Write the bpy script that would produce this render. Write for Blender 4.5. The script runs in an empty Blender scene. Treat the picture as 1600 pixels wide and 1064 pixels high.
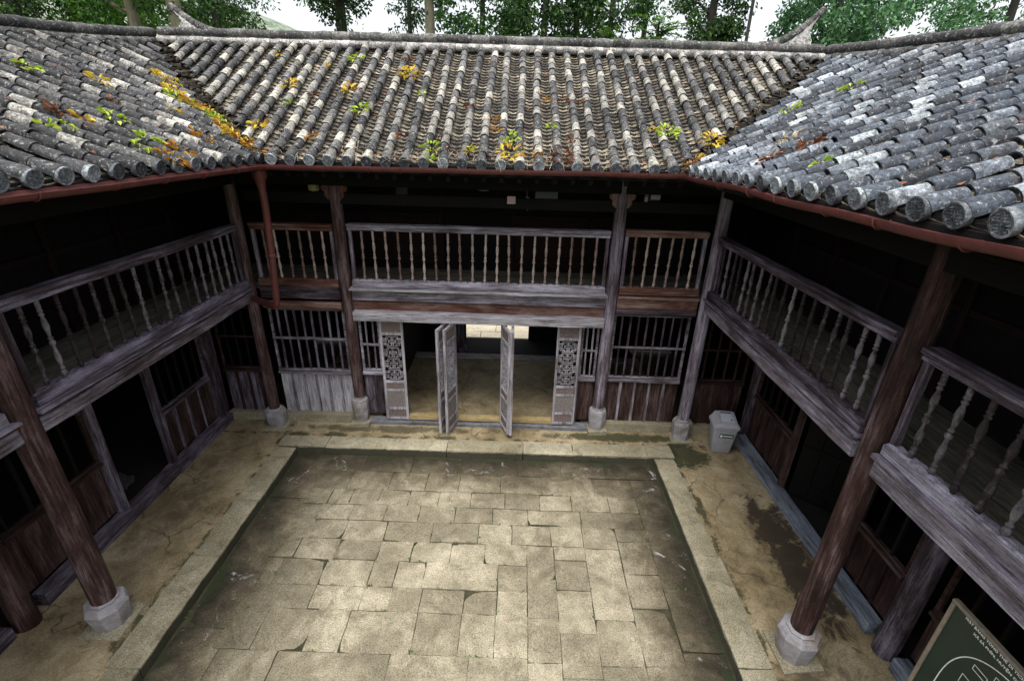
import bpy, bmesh, math, random
from mathutils import Vector, Matrix, noise
random.seed(7)
R = random.uniform
sc = bpy.context.scene
C = sc.collection
rad = math.radians

# ------------------------------------------------------------------ camera
cam = bpy.data.cameras.new("camera")
camo = bpy.data.objects.new("camera", cam)
C.objects.link(camo)
cam.sensor_width = 36.0
cam.lens = 743.574 / 1600 * 36
cam.clip_start, cam.clip_end = 0.05, 3000
r2 = (0.99949614, 0.01861602, 0.02570811)
u2 = (-0.03103663, 0.40357876, 0.91441835)
fw = (-0.00664758, 0.9147555, -0.40395319)
M = Matrix.Identity(4)
for i in range(3):
    M[i][0], M[i][1], M[i][2] = r2[i], u2[i], -fw[i]
M[2][3] = 5.037
camo.matrix_world = M
sc.camera = camo

# ------------------------------------------------------------------ light
SUN_EL, SUN_AZ = 74.0, 200.0           # azimuth clockwise from +y
w = bpy.data.worlds.new("World"); sc.world = w; w.use_nodes = True
nt = w.node_tree
bg = nt.nodes["Background"]
sky = nt.nodes.new("ShaderNodeTexSky"); sky.sky_type = 'NISHITA'
sky.sun_disc = False
sky.sun_elevation = rad(SUN_EL); sky.sun_rotation = rad(SUN_AZ)
sky.air_density = 1.0; sky.dust_density = 4.0; sky.ozone_density = 1.0
hs = nt.nodes.new("ShaderNodeHueSaturation"); hs.inputs['Saturation'].default_value = 0.25
nt.links.new(sky.outputs[0], hs.inputs['Color'])
nt.links.new(hs.outputs[0], bg.inputs['Color'])
bg.inputs['Strength'].default_value = 0.14
sun = bpy.data.lights.new("sun", 'SUN'); sun.energy = 1.5; sun.angle = rad(40); sun.color = (1.0, 0.95, 0.86)
suno = bpy.data.objects.new("sun", sun); C.objects.link(suno)
az, el = rad(SUN_AZ), rad(SUN_EL)
sd = Vector((math.sin(az)*math.cos(el), math.cos(az)*math.cos(el), math.sin(el)))
suno.rotation_euler = sd.to_track_quat('Z', 'Y').to_euler()
suno.location = (0, 0, 30)
sc.view_settings.view_transform = 'Standard'
sc.view_settings.look = 'None'
sc.view_settings.exposure = 1.25
sc.view_settings.gamma = 1.0

# ------------------------------------------------------------------ materials
def newmat(name):
    m = bpy.data.materials.new(name); m.use_nodes = True
    return m, m.node_tree, m.node_tree.nodes["Principled BSDF"]
class NT:
    """tiny node helper"""
    def __init__(s, nt): s.nt = nt
    def n(s, t, **kw):
        nd = s.nt.nodes.new(t)
        for k, v in kw.items(): setattr(nd, k, v)
        return nd
    def l(s, a, b): s.nt.links.new(a, b)
    def ramp(s, fac, stops, interp='LINEAR'):
        nd = s.n("ShaderNodeValToRGB"); cr = nd.color_ramp; cr.interpolation = interp
        while len(cr.elements) < len(stops): cr.elements.new(0.5)
        for e, (p, c) in zip(cr.elements, stops):
            e.position = p; e.color = (c[0], c[1], c[2], 1) if hasattr(c, '__len__') else (c, c, c, 1)
        s.l(fac, nd.inputs[0]); return nd.outputs[0]
    def noise(s, vec, scale, detail=4, rough=0.6, dist=0.0):
        nd = s.n("ShaderNodeTexNoise"); nd.inputs['Scale'].default_value = scale
        nd.inputs['Detail'].default_value = detail; nd.inputs['Roughness'].default_value = rough
        nd.inputs['Distortion'].default_value = dist
        s.l(vec, nd.inputs['Vector']); return nd.outputs[0]
    def mapping(s, vec, scale=(1, 1, 1), loc=None):
        nd = s.n("ShaderNodeMapping"); nd.inputs['Scale'].default_value = scale
        if loc: nd.inputs['Location'].default_value = loc
        s.l(vec, nd.inputs['Vector']); return nd.outputs[0]
    def mix(s, fac, a, b, mode='MIX'):
        nd = s.n("ShaderNodeMix"); nd.data_type = 'RGBA'; nd.blend_type = mode
        for sock, v in ((nd.inputs[0], fac), (nd.inputs[6], a), (nd.inputs[7], b)):
            if isinstance(v, (int, float)): sock.default_value = v
            elif isinstance(v, tuple): sock.default_value = (v[0], v[1], v[2], 1)
            else: s.l(v, sock)
        return nd.outputs[2]
    def math(s, op, a, b=None):
        nd = s.n("ShaderNodeMath"); nd.operation = op
        for i, v in enumerate((a, b)):
            if v is None: continue
            if isinstance(v, (int, float)): nd.inputs[i].default_value = v
            else: s.l(v, nd.inputs[i])
        return nd.outputs[0]
    def objvec(s, shift=37.0):
        tc = s.n("ShaderNodeTexCoord"); oi = s.n("ShaderNodeObjectInfo")
        mul = s.math('MULTIPLY', oi.outputs['Random'], shift)
        add = s.n("ShaderNodeVectorMath"); add.operation = 'ADD'
        s.l(tc.outputs['Object'], add.inputs[0]); s.l(mul, add.inputs[1])
        return add.outputs[0], tc.outputs['Object'], oi.outputs['Random']
    def bump(s, bsdf, h, strength, dist=0.01):
        b = s.n("ShaderNodeBump"); b.inputs['Strength'].default_value = strength; b.inputs['Distance'].default_value = dist
        s.l(h, b.inputs['Height']); s.l(b.outputs[0], bsdf.inputs['Normal'])

def wood(name, dark, mid, light, axis, bias=0.0, rough=0.8):
    m, t, b = newmat(name); k = NT(t)
    v, ov, rnd = k.objvec()
    st = {'x': (1.6, 30, 30), 'y': (30, 1.6, 30), 'z': (30, 30, 1.6)}[axis]
    st2 = {'x': (3.0, 120, 120), 'y': (120, 3.0, 120), 'z': (120, 120, 3.0)}[axis]
    st3 = {'x': (1.3, 5, 5), 'y': (5, 1.3, 5), 'z': (5, 5, 1.3)}[axis]
    n1 = k.noise(k.mapping(v, st), 1.0, 6, 0.65, 0.15)
    n2 = k.noise(k.mapping(v, st2), 1.0, 4, 0.7, 0.3)
    n3 = k.noise(k.mapping(v, st3), 1.2, 7, 0.68, 0.2)
    f = k.math('ADD', k.math('MULTIPLY', n1, 0.52), k.math('MULTIPLY', n3, 0.72))
    f = k.math('ADD', f, k.math('MULTIPLY', k.math('SUBTRACT', rnd, 0.5), 0.10))
    f = k.math('ADD', f, bias)
    col = k.ramp(f, [(0.47, dark), (0.60, mid), (0.80, light)])
    crack = k.ramp(n2, [(0.36, 0.18), (0.47, 1.0), (0.7, 1.25)])
    col = k.mix(1.0, col, crack, 'MULTIPLY')
    fine = k.ramp(k.noise(v, 55, 3, 0.7), [(0.3, 0.7), (0.7, 1.25)])
    col = k.mix(0.7, col, fine, 'MULTIPLY')
    k.l(col, b.inputs['Base Color']); b.inputs['Roughness'].default_value = rough
    b.inputs['Specular IOR Level'].default_value = 0.25
    k.bump(b, k.math('ADD', n2, n1), 0.5, 0.012)
    return m
W = {}
def WD(kind, axis):
    key = kind + '_' + axis
    if key not in W:
        p = {'grey': ((0.050, 0.034, 0.036), (0.165, 0.148, 0.172), (0.44, 0.42, 0.50), 0.015),
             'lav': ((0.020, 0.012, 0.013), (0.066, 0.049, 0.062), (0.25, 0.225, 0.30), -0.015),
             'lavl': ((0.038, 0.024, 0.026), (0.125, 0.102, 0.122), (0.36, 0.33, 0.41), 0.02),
             'redc': ((0.015, 0.0068, 0.0058), (0.052, 0.026, 0.023), (0.185, 0.135, 0.145), -0.005),
             'brown': ((0.012, 0.0055, 0.0042), (0.036, 0.017, 0.0135), (0.125, 0.085, 0.082), -0.03),
             'rust':  ((0.05, 0.017, 0.011), (0.115, 0.05, 0.036), (0.27, 0.19, 0.17), 0.02),
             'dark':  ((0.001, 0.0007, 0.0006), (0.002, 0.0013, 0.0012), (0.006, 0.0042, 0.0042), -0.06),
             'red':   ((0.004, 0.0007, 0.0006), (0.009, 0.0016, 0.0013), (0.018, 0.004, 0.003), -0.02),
             'pink':  ((0.12, 0.075, 0.058), (0.27, 0.19, 0.155), (0.44, 0.36, 0.31), 0.03),
             'blue':  ((0.045, 0.050, 0.062), (0.135, 0.155, 0.195), (0.28, 0.32, 0.39), 0.03),
             'olive': ((0.05, 0.047, 0.036), (0.10, 0.094, 0.073), (0.17, 0.158, 0.125), 0.0),
             'pale': ((0.11, 0.09, 0.095), (0.29, 0.275, 0.30), (0.50, 0.49, 0.54), 0.03)}[kind]
        W[key] = wood('wood_' + key, p[0], p[1], p[2], axis, p[3])
    return W[key]

def stone_mat(name, c0, c1, c2, damp=None, moss=False, spec=0.25):
    # moss: just a green black tone below a noise-wavered low line
    """speckled stone; damp=(x0,x1,y1) marks the court's rim where water stands and the painted sky light falls off"""
    m, t, b = newmat(name); k = NT(t)
    tc = k.n("ShaderNodeTexCoord"); v = tc.outputs['Object']
    geo = k.n("ShaderNodeNewGeometry")
    big = k.noise(v, 0.9, 6, 0.6, 0.5); med = k.noise(v, 5.5, 6, 0.7); sp = k.noise(v, 75, 4, 0.75); sp2 = k.noise(v, 190, 2, 0.7)
    f = k.math('ADD', k.math('ADD', k.math('MULTIPLY', geo.outputs['Random Per Island'], 0.11), 0.04), k.math('MULTIPLY', big, 0.56))
    f = k.math('ADD', f, k.math('MULTIPLY', med, 0.42))
    col = k.ramp(f, [(0.30, c0), (0.56, c1), (0.86, c2)])
    col = k.mix(1.0, col, k.ramp(sp, [(0.34, 0.42), (0.5, 0.98), (0.68, 1.45)]), 'MULTIPLY')
    col = k.mix(0.8, col, k.ramp(sp2, [(0.35, 0.6), (0.65, 1.3)]), 'MULTIPLY')
    # brown stains and pale lichen spots
    st = k.ramp(k.noise(v, 2.3, 7, 0.72, 1.2), [(0.54, 0.0), (0.68, 1.0)])
    col = k.mix(k.math('MULTIPLY', st, 0.62), col, (0.075, 0.060, 0.036))
    li = k.ramp(k.noise(k.mapping(v, (1, 1, 1), (9, 3, 1)), 3.4, 8, 0.75, 0.8), [(0.665, 0.0), (0.74, 1.0)])
    col = k.mix(k.math('MULTIPLY', li, 0.6), col, (0.55, 0.53, 0.48))
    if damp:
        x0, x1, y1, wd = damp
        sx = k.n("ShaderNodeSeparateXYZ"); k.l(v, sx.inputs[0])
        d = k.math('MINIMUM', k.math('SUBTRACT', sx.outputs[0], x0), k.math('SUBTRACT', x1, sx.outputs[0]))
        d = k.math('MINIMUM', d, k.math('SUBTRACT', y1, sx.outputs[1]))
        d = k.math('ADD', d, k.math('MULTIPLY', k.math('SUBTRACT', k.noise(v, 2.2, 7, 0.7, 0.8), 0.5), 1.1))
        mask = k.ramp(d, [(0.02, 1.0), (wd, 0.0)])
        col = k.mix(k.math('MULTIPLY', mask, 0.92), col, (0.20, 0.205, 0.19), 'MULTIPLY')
        edge_shade = k.ramp(d, [(0.5, 1.0), (2.3, 0.0)])  # sky light falloff painted into the stone, darker toward the court edges
        col = k.mix(k.math('MULTIPLY', edge_shade, 0.9), col, (0.40, 0.37, 0.33), 'MULTIPLY')
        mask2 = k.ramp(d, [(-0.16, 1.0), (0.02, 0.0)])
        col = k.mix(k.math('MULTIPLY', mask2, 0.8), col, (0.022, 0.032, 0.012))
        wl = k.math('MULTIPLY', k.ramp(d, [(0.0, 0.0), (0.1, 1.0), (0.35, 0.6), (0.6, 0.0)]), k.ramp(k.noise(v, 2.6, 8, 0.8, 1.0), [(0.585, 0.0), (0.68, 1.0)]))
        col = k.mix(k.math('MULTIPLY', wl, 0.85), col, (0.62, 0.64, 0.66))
    if moss:  # green black tone below the low line
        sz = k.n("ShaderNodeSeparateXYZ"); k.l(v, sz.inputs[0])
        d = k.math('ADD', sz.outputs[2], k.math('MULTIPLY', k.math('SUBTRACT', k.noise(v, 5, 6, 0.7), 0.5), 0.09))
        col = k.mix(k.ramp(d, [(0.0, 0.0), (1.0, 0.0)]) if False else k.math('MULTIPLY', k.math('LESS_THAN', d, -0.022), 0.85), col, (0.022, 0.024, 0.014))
    k.l(col, b.inputs['Base Color']); b.inputs['Roughness'].default_value = 0.85
    b.inputs['Specular IOR Level'].default_value = spec
    h = k.math('ADD', k.math('MULTIPLY', sp, 0.5), k.math('ADD', med, k.math('MULTIPLY', sp2, 0.3)))
    k.bump(b, h, 0.55, 0.012)
    return m
M_slab = stone_mat('court_stone', (0.078, 0.069, 0.048), (0.200, 0.178, 0.126), (0.52, 0.47, 0.355), damp=(-3.66, 2.42, 6.65, 0.55))  # damp also sets the painted sky light falloff
M_kerb = stone_mat('kerb_stone', (0.12, 0.106, 0.068), (0.255, 0.23, 0.158), (0.50, 0.465, 0.36), moss=True)  # moss only sets a green black tone low on the stone
M_path = stone_mat('path_stone', (0.38, 0.33, 0.24), (0.52, 0.46, 0.35), (0.62, 0.57, 0.45))
M_basest = None

def earth_mat():
    m, t, b = newmat('packed_earth'); k = NT(t)
    tc = k.n("ShaderNodeTexCoord"); v = tc.outputs['Object']
    big = k.noise(v, 0.8, 6, 0.6, 0.6); med = k.noise(v, 4, 7, 0.7, 0.6); fine = k.noise(v, 60, 4, 0.75)
    f = k.math('ADD', k.math('MULTIPLY', big, 0.5), k.math('MULTIPLY', med, 0.5))
    col = k.ramp(f, [(0.33, (0.095, 0.072, 0.038)), (0.46, (0.235, 0.185, 0.105)), (0.66, (0.42, 0.355, 0.235))])
    col = k.mix(0.9, col, k.ramp(fine, [(0.35, 0.62), (0.65, 1.25)]), 'MULTIPLY')
    vo = k.n("ShaderNodeTexVoronoi"); vo.feature = 'DISTANCE_TO_EDGE'; vo.inputs['Scale'].default_value = 1.15
    wv = k.n("ShaderNodeVectorMath"); wv.operation = 'ADD'; k.l(v, wv.inputs[0])
    nv = k.n("ShaderNodeTexNoise"); nv.inputs['Scale'].default_value = 4; nv.inputs['Detail'].default_value = 6; k.l(v, nv.inputs['Vector'])
    sc_ = k.n("ShaderNodeVectorMath"); sc_.operation = 'SCALE'; sc_.inputs['Scale'].default_value = .35; k.l(nv.outputs['Color'], sc_.inputs[0]); k.l(sc_.outputs[0], wv.inputs[1]); k.l(wv.outputs[0], vo.inputs['Vector'])
    crk = k.math('MULTIPLY', k.ramp(vo.outputs['Distance'], [(0.004, 1.0), (0.014, 0.0)]), k.ramp(k.noise(v, 1.3, 3, .5), [(0.48, 0.0), (0.56, 0.75)]))
    col = k.mix(crk, col, (0.05, 0.04, 0.024))
    dirt = k.ramp(k.noise(k.mapping(v, (1, 1, 1), (3, 7, 2)), 2.0, 8, .75, 1.0), [(0.56, 0.0), (0.70, 0.6)])
    col = k.mix(dirt, col, (0.085, 0.066, 0.038))
    sx = k.n("ShaderNodeSeparateXYZ"); k.l(v, sx.inputs[0])
    # the big black damp patch on the right-hand walk and the mossy corner by the far column
    def blob(cx, cy, rx, ry, wob, lo, hi):
        dx = k.math('DIVIDE', k.math('SUBTRACT', sx.outputs[0], cx), rx); dy = k.math('DIVIDE', k.math('SUBTRACT', sx.outputs[1], cy), ry)
        d = k.math('ADD', k.math('MULTIPLY', dx, dx), k.math('MULTIPLY', dy, dy))
        d = k.math('ADD', d, k.math('MULTIPLY', k.math('SUBTRACT', k.noise(v, 3.4, 8, 0.72, 0.8), 0.5), wob))
        return k.ramp(d, [(lo, 1.0), (hi, 0.0)])
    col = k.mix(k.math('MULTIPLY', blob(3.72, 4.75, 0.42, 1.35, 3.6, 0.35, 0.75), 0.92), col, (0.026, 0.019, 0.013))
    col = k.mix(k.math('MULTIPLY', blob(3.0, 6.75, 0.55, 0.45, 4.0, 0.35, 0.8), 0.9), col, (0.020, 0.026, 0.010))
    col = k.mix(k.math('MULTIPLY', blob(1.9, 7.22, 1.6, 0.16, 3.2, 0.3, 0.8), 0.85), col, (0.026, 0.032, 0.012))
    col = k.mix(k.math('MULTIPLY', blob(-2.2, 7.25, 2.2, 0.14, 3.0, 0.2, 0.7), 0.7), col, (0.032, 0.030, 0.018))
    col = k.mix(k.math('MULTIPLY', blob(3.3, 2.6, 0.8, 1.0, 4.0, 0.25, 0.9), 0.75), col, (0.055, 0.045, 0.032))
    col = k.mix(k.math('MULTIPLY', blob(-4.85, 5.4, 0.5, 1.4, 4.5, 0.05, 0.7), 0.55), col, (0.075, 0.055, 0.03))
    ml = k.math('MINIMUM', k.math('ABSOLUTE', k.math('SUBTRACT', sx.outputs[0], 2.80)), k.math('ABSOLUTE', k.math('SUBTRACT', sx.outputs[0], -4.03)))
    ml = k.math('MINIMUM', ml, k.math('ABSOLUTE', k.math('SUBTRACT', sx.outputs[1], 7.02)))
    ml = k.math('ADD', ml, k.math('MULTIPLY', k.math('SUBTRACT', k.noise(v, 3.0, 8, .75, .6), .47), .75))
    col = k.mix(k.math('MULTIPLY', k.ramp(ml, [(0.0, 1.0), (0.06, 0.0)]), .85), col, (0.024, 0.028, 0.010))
    k.l(col, b.inputs['Base Color']); b.inputs['Roughness'].default_value = 0.8
    b.inputs['Specular IOR Level'].default_value = 0.3
    k.bump(b, k.math('ADD', k.math('MULTIPLY', fine, .4), med), 0.6, 0.02)
    return m
M_earth = earth_mat()

def tile_mat(name, stops, spot=0.5, tint=(0.60, 0.61, 0.60), per_obj=False):
    m, t, b = newmat(name); k = NT(t)
    tc = k.n("ShaderNodeTexCoord"); v = tc.outputs['Object']
    geo = k.n("ShaderNodeNewGeometry")
    src = geo.outputs['Random Per Island']
    if per_obj: v, _o, src = k.objvec()
    mixf = k.math('ADD', k.math('MULTIPLY', src, .98), k.math('MULTIPLY', k.math('SUBTRACT', k.noise(v, 9.0, 7, .8, .5), .47), .85))
    col = k.ramp(mixf, stops)
    big = k.noise(v, 0.55, 3, 0.5)
    col = k.mix(1.0, col, k.ramp(big, [(0.35, 0.62), (0.65, 1.08)]), 'MULTIPLY')
    n1 = k.noise(v, 24, 6, 0.8, 0.5)
    soot = k.noise(k.mapping(v, (1, 1, 1), (2, 9, 4)), 1.9, 7, .72, .8)
    col = k.mix(.85, col, k.ramp(soot, [(0.36, 0.42), (0.5, .95), (0.66, 1.25)]), 'MULTIPLY')
    l1 = k.ramp(n1, [(0.55, 0.0), (0.64, 1.0)])
    col = k.mix(k.math('MULTIPLY', l1, spot), col, tint)
    n2 = k.noise(k.mapping(v, (1, 1, 1), (5, 2, 8)), 15, 6, 0.8, 0.6)
    l2 = k.ramp(n2, [(0.50, 0.0), (0.62, 1.0)])
    col = k.mix(k.math('MULTIPLY', l2, 0.8), col, (0.018, 0.017, 0.017))
    col = k.mix(0.85, col, k.ramp(k.noise(v, 42, 5, 0.8), [(0.36, 0.25), (0.52, 1.0), (0.66, 1.9)]), 'MULTIPLY')
    n3 = k.noise(v, 3.1, 6, 0.75)
    col = k.mix(k.ramp(n3, [(0.60, 0.0), (0.76, 0.6)]), col, (0.095, 0.078, 0.052))
    k.l(col, b.inputs['Base Color']); b.inputs['Roughness'].default_value = 0.75
    b.inputs['Specular IOR Level'].default_value = 0.35
    k.bump(b, k.math('ADD', n1, n2), 0.6, 0.008)
    return m
M_tileL = tile_mat('cover_tile_slate', [(0.0, (0.012, 0.013, 0.015)), (0.35, (0.030, 0.032, 0.036)), (0.70, (0.069, 0.071, 0.076)), (0.86, (0.125, 0.122, 0.119)), (0.95, (0.332, 0.320, 0.290)), (1.0, (0.498, 0.481, 0.432))])
M_tileF = tile_mat('cover_tile_pale', [(0.0, (0.026, 0.027, 0.029)), (0.22, (0.056, 0.057, 0.062)), (0.52, (0.123, 0.122, 0.122)), (0.80, (0.246, 0.235, 0.212)), (1.0, (0.519, 0.495, 0.421))])
M_tileR = tile_mat('cover_tile_blue', [(0.0, (0.016, 0.021, 0.030)), (0.25, (0.037, 0.047, 0.066)), (0.58, (0.080, 0.099, 0.131)), (0.82, (0.167, 0.192, 0.228)), (0.95, (0.353, 0.392, 0.429)), (1.0, (0.470, 0.522, 0.545))])
M_pan = tile_mat('pan_tile', [(0.0, (0.034, 0.027, 0.019)), (0.4, (0.102, 0.085, 0.060)), (0.8, (0.218, 0.187, 0.131)), (1.0, (0.383, 0.334, 0.245))], spot=0.35)
M_ridge = tile_mat('ridge_mortar', [(0.0, (0.035, 0.035, 0.035)), (0.5, (0.09, 0.088, 0.085)), (1.0, (0.20, 0.195, 0.18))], spot=0.6)
M_ridgeW = tile_mat('ridge_limewash', [(0.0, (0.136, 0.128, 0.123)), (0.5, (0.374, 0.357, 0.340)), (1.0, (0.561, 0.535, 0.510))], spot=0.6)
M_plaster = tile_mat('horn_plaster', [(0.0, (0.62, 0.60, 0.57)), (1.0, (0.70, 0.68, 0.65))], spot=0.3, tint=(0.7, 0.68, 0.64))
M_cap = tile_mat('tile_end', [(0.0, (0.05, 0.056, 0.065)), (0.5, (0.16, 0.18, 0.20)), (1.0, (0.40, 0.45, 0.47))], spot=0.6, tint=(0.45, 0.50, 0.51), per_obj=True)
M_debris = tile_mat('valley_debris', [(0.0, (0.03, 0.024, 0.016)), (1.0, (0.07, 0.055, 0.035))], spot=0.25, tint=(0.3, 0.26, 0.2))

def plain(name, col, rough=0.6, var=0.25, scale=12, spec=0.4, metal=0.0, var2=None):
    m, t, b = newmat(name); k = NT(t)
    v, ov, rnd = k.objvec()
    n = k.noise(v, scale, 6, 0.7)
    c0 = tuple(c * (1 - var) for c in col); c1 = tuple(min(1, c * (1 + var)) for c in col)
    c = k.ramp(n, [(0.3, c0), (0.7, c1)])
    if var2:
        s = k.ramp(k.noise(v, scale * 0.35, 7, 0.75, 0.6), [(0.52, 0.0), (0.68, 1.0)])
        c = k.mix(k.math('MULTIPLY', s, 0.7), c, var2)
    k.l(c, b.inputs['Base Color']); b.inputs['Roughness'].default_value = rough
    b.inputs['Specular IOR Level'].default_value = spec; b.inputs['Metallic'].default_value = metal
    k.bump(b, n, 0.15, 0.004)
    return m
M_gutter = plain('gutter_red_paint', (0.105, 0.030, 0.027), 0.5, 0.3, 9, 0.4, 0, (0.055, 0.022, 0.018))
M_binG = plain('bin_grey_plastic', (0.34, 0.34, 0.37), 0.4, 0.10, 6, 0.4, 0, (0.24, 0.24, 0.25))
M_binD = plain('bin_dark_plastic', (0.03, 0.03, 0.035), 0.5)
M_green = plain('sticker_green', (0.008, 0.075, 0.05), 0.4, 0.15)
M_white = plain('sign_white', (0.75, 0.76, 0.74), 0.6, 0.06)
M_board = plain('board_green', (0.010, 0.026, 0.019), 0.35, 0.25, 3)
M_frame = plain('board_frame_wood', (0.20, 0.165, 0.125), 0.7, 0.25, 20)
M_notice = plain('notice_paper', (0.40, 0.30, 0.29), 0.9, 0.2, 30)
M_glassy = plain('dull_glass', (0.10, 0.11, 0.14), 0.25, 0.2, 4)
M_lamp = plain('lamp_white', (0.55, 0.54, 0.46), 0.4, 0.15)
M_lampY = plain('lamp_yellow', (0.55, 0.52, 0.22), 0.4, 0.15)
M_metal = plain('iron_black', (0.02, 0.02, 0.022), 0.5)
M_black = plain('room_shade_black', (0.005, 0.004, 0.0035), 0.95, 0.3)  # shade of the unlit rooms painted in as near-black floors
M_carve = plain('carved_wood', (0.19, 0.168, 0.165), 0.85, 0.45, 40)
M_carveD = plain('carved_wood_brown', (0.155, 0.118, 0.112), 0.85, 0.45, 40)
M_clothb = plain('rubble_grey', (0.05, 0.048, 0.046), 0.9, 0.4)

def base_mat():
    m, t, b = newmat('dressed_base_stone'); k = NT(t)
    v, ov, rnd = k.objvec()
    n = k.noise(v, 3.5, 7, .72, .5); f = k.noise(v, 60, 4, .7)
    c = k.ramp(n, [(0.3, (0.15, 0.138, 0.14)), (0.5, (0.29, 0.278, 0.295)), (0.7, (0.43, 0.42, 0.45))])
    c = k.mix(.7, c, k.ramp(f, [(0.3, .75), (0.7, 1.2)]), 'MULTIPLY')
    st = k.ramp(k.noise(k.mapping(v, (1, 1, 1), (4, 8, 1)), 2.2, 6, .7, .8), [(0.50, 0.0), (0.66, 0.75)])
    c = k.mix(st, c, (0.16, 0.105, 0.065))
    k.l(c, b.inputs['Base Color']); b.inputs['Roughness'].default_value = .75; k.bump(b, n, .3, .01); return m
M_basest = base_mat()
def leaf_mat(name, c0, c1, c2, trans=0.35):
    m, t, b = newmat(name); k = NT(t)
    geo = k.n("ShaderNodeNewGeometry")
    tc = k.n("ShaderNodeTexCoord"); n = k.noise(tc.outputs['Object'], 0.8, 3, 0.6)
    f = k.math('ADD', k.math('MULTIPLY', geo.outputs['Random Per Island'], 0.6), k.math('MULTIPLY', n, 0.45))
    c = k.ramp(f, [(0.2, c0), (0.5, c1), (0.85, c2)])
    k.l(c, b.inputs['Base Color']); b.inputs['Roughness'].default_value = 0.55
    b.inputs['Specular IOR Level'].default_value = 0.3
    tr = k.n("ShaderNodeBsdfTranslucent"); k.l(c, tr.inputs[0])
    mx = k.n("ShaderNodeMixShader"); mx.inputs[0].default_value = trans
    out = t.nodes["Material Output"]
    k.l(b.outputs[0], mx.inputs[1]); k.l(tr.outputs[0], mx.inputs[2]); k.l(mx.outputs[0], out.inputs[0])
    return m
M_leaf = {'dark': leaf_mat('foliage_dark', (0.006, 0.018, 0.005), (0.020, 0.058, 0.014), (0.085, 0.18, 0.030)),
          'mid': leaf_mat('foliage_mid', (0.012, 0.040, 0.010), (0.040, 0.12, 0.026), (0.11, 0.24, 0.045)),
          'bright': leaf_mat('foliage_bright', (0.035, 0.10, 0.012), (0.09, 0.22, 0.03), (0.20, 0.36, 0.05)),
          'blue': leaf_mat('foliage_bluish', (0.012, 0.038, 0.016), (0.045, 0.13, 0.050), (0.15, 0.31, 0.12))}
M_fall = {'y': leaf_mat('leaf_yellow', (0.45, 0.27, 0.02), (0.62, 0.45, 0.04), (0.66, 0.56, 0.12), 0.2),
          'g': leaf_mat('leaf_lime', (0.20, 0.32, 0.02), (0.38, 0.50, 0.05), (0.55, 0.60, 0.14), 0.2),
          'o': leaf_mat('leaf_orange', (0.26, 0.10, 0.015), (0.42, 0.20, 0.03), (0.55, 0.38, 0.06), 0.2),
          'b': leaf_mat('leaf_brown', (0.09, 0.028, 0.014), (0.20, 0.07, 0.03), (0.30, 0.15, 0.07), 0.1),
          's': leaf_mat('leaf_straw', (0.35, 0.31, 0.22), (0.50, 0.45, 0.34), (0.60, 0.55, 0.42), 0.1)}
def bark_mat(name, c0, c1):
    m, t, b = newmat(name); k = NT(t)
    v, ov, rnd = k.objvec()
    n = k.noise(k.mapping(v, (9, 9, 1.5)), 1.5, 6, 0.7, 0.5)
    k.l(k.ramp(n, [(0.3, c0), (0.7, c1)]), b.inputs['Base Color']); b.inputs['Roughness'].default_value = 0.9
    k.bump(b, n, 0.8, 0.03); return m
M_bark = bark_mat('bark_dark', (0.014, 0.012, 0.010), (0.055, 0.048, 0.040))
M_barkP = bark_mat('bark_pale', (0.12, 0.105, 0.07), (0.30, 0.27, 0.19))
def ground_mat():
    m, t, b = newmat('grassy_ground'); k = NT(t)
    tc = k.n("ShaderNodeTexCoord"); v = tc.outputs['Object']
    n = k.noise(v, 0.6, 8, 0.7); n2 = k.noise(v, 20, 4, 0.7)
    c = k.ramp(n, [(0.3, (0.03, 0.055, 0.015)), (0.55, (0.09, 0.13, 0.035)), (0.75, (0.19, 0.19, 0.08))])
    c = k.mix(0.8, c, k.ramp(n2, [(0.3, 0.5), (0.7, 1.3)]), 'MULTIPLY')
    k.l(c, b.inputs['Base Color']); b.inputs['Roughness'].default_value = 0.95; return m
M_ground = ground_mat()
def hill_mat():
    m, t, b = newmat('wooded_hillside'); k = NT(t)
    tc = k.n("ShaderNodeTexCoord"); v = tc.outputs['Object']
    n = k.noise(v, 0.30, 8, 0.8); n2 = k.noise(v, 0.035, 5, 0.6)
    c = k.ramp(n, [(0.40, (0.050, 0.075, 0.055)), (0.5, (0.13, 0.17, 0.12)), (0.60, (0.27, 0.30, 0.24))])
    c = k.mix(k.ramp(n2, [(0.4, 0.0), (0.65, 0.55)]), c, (0.22, 0.25, 0.19))
    k.l(c, b.inputs['Base Color']); b.inputs['Roughness'].default_value = 1.0; return m
M_hill = hill_mat()

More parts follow.
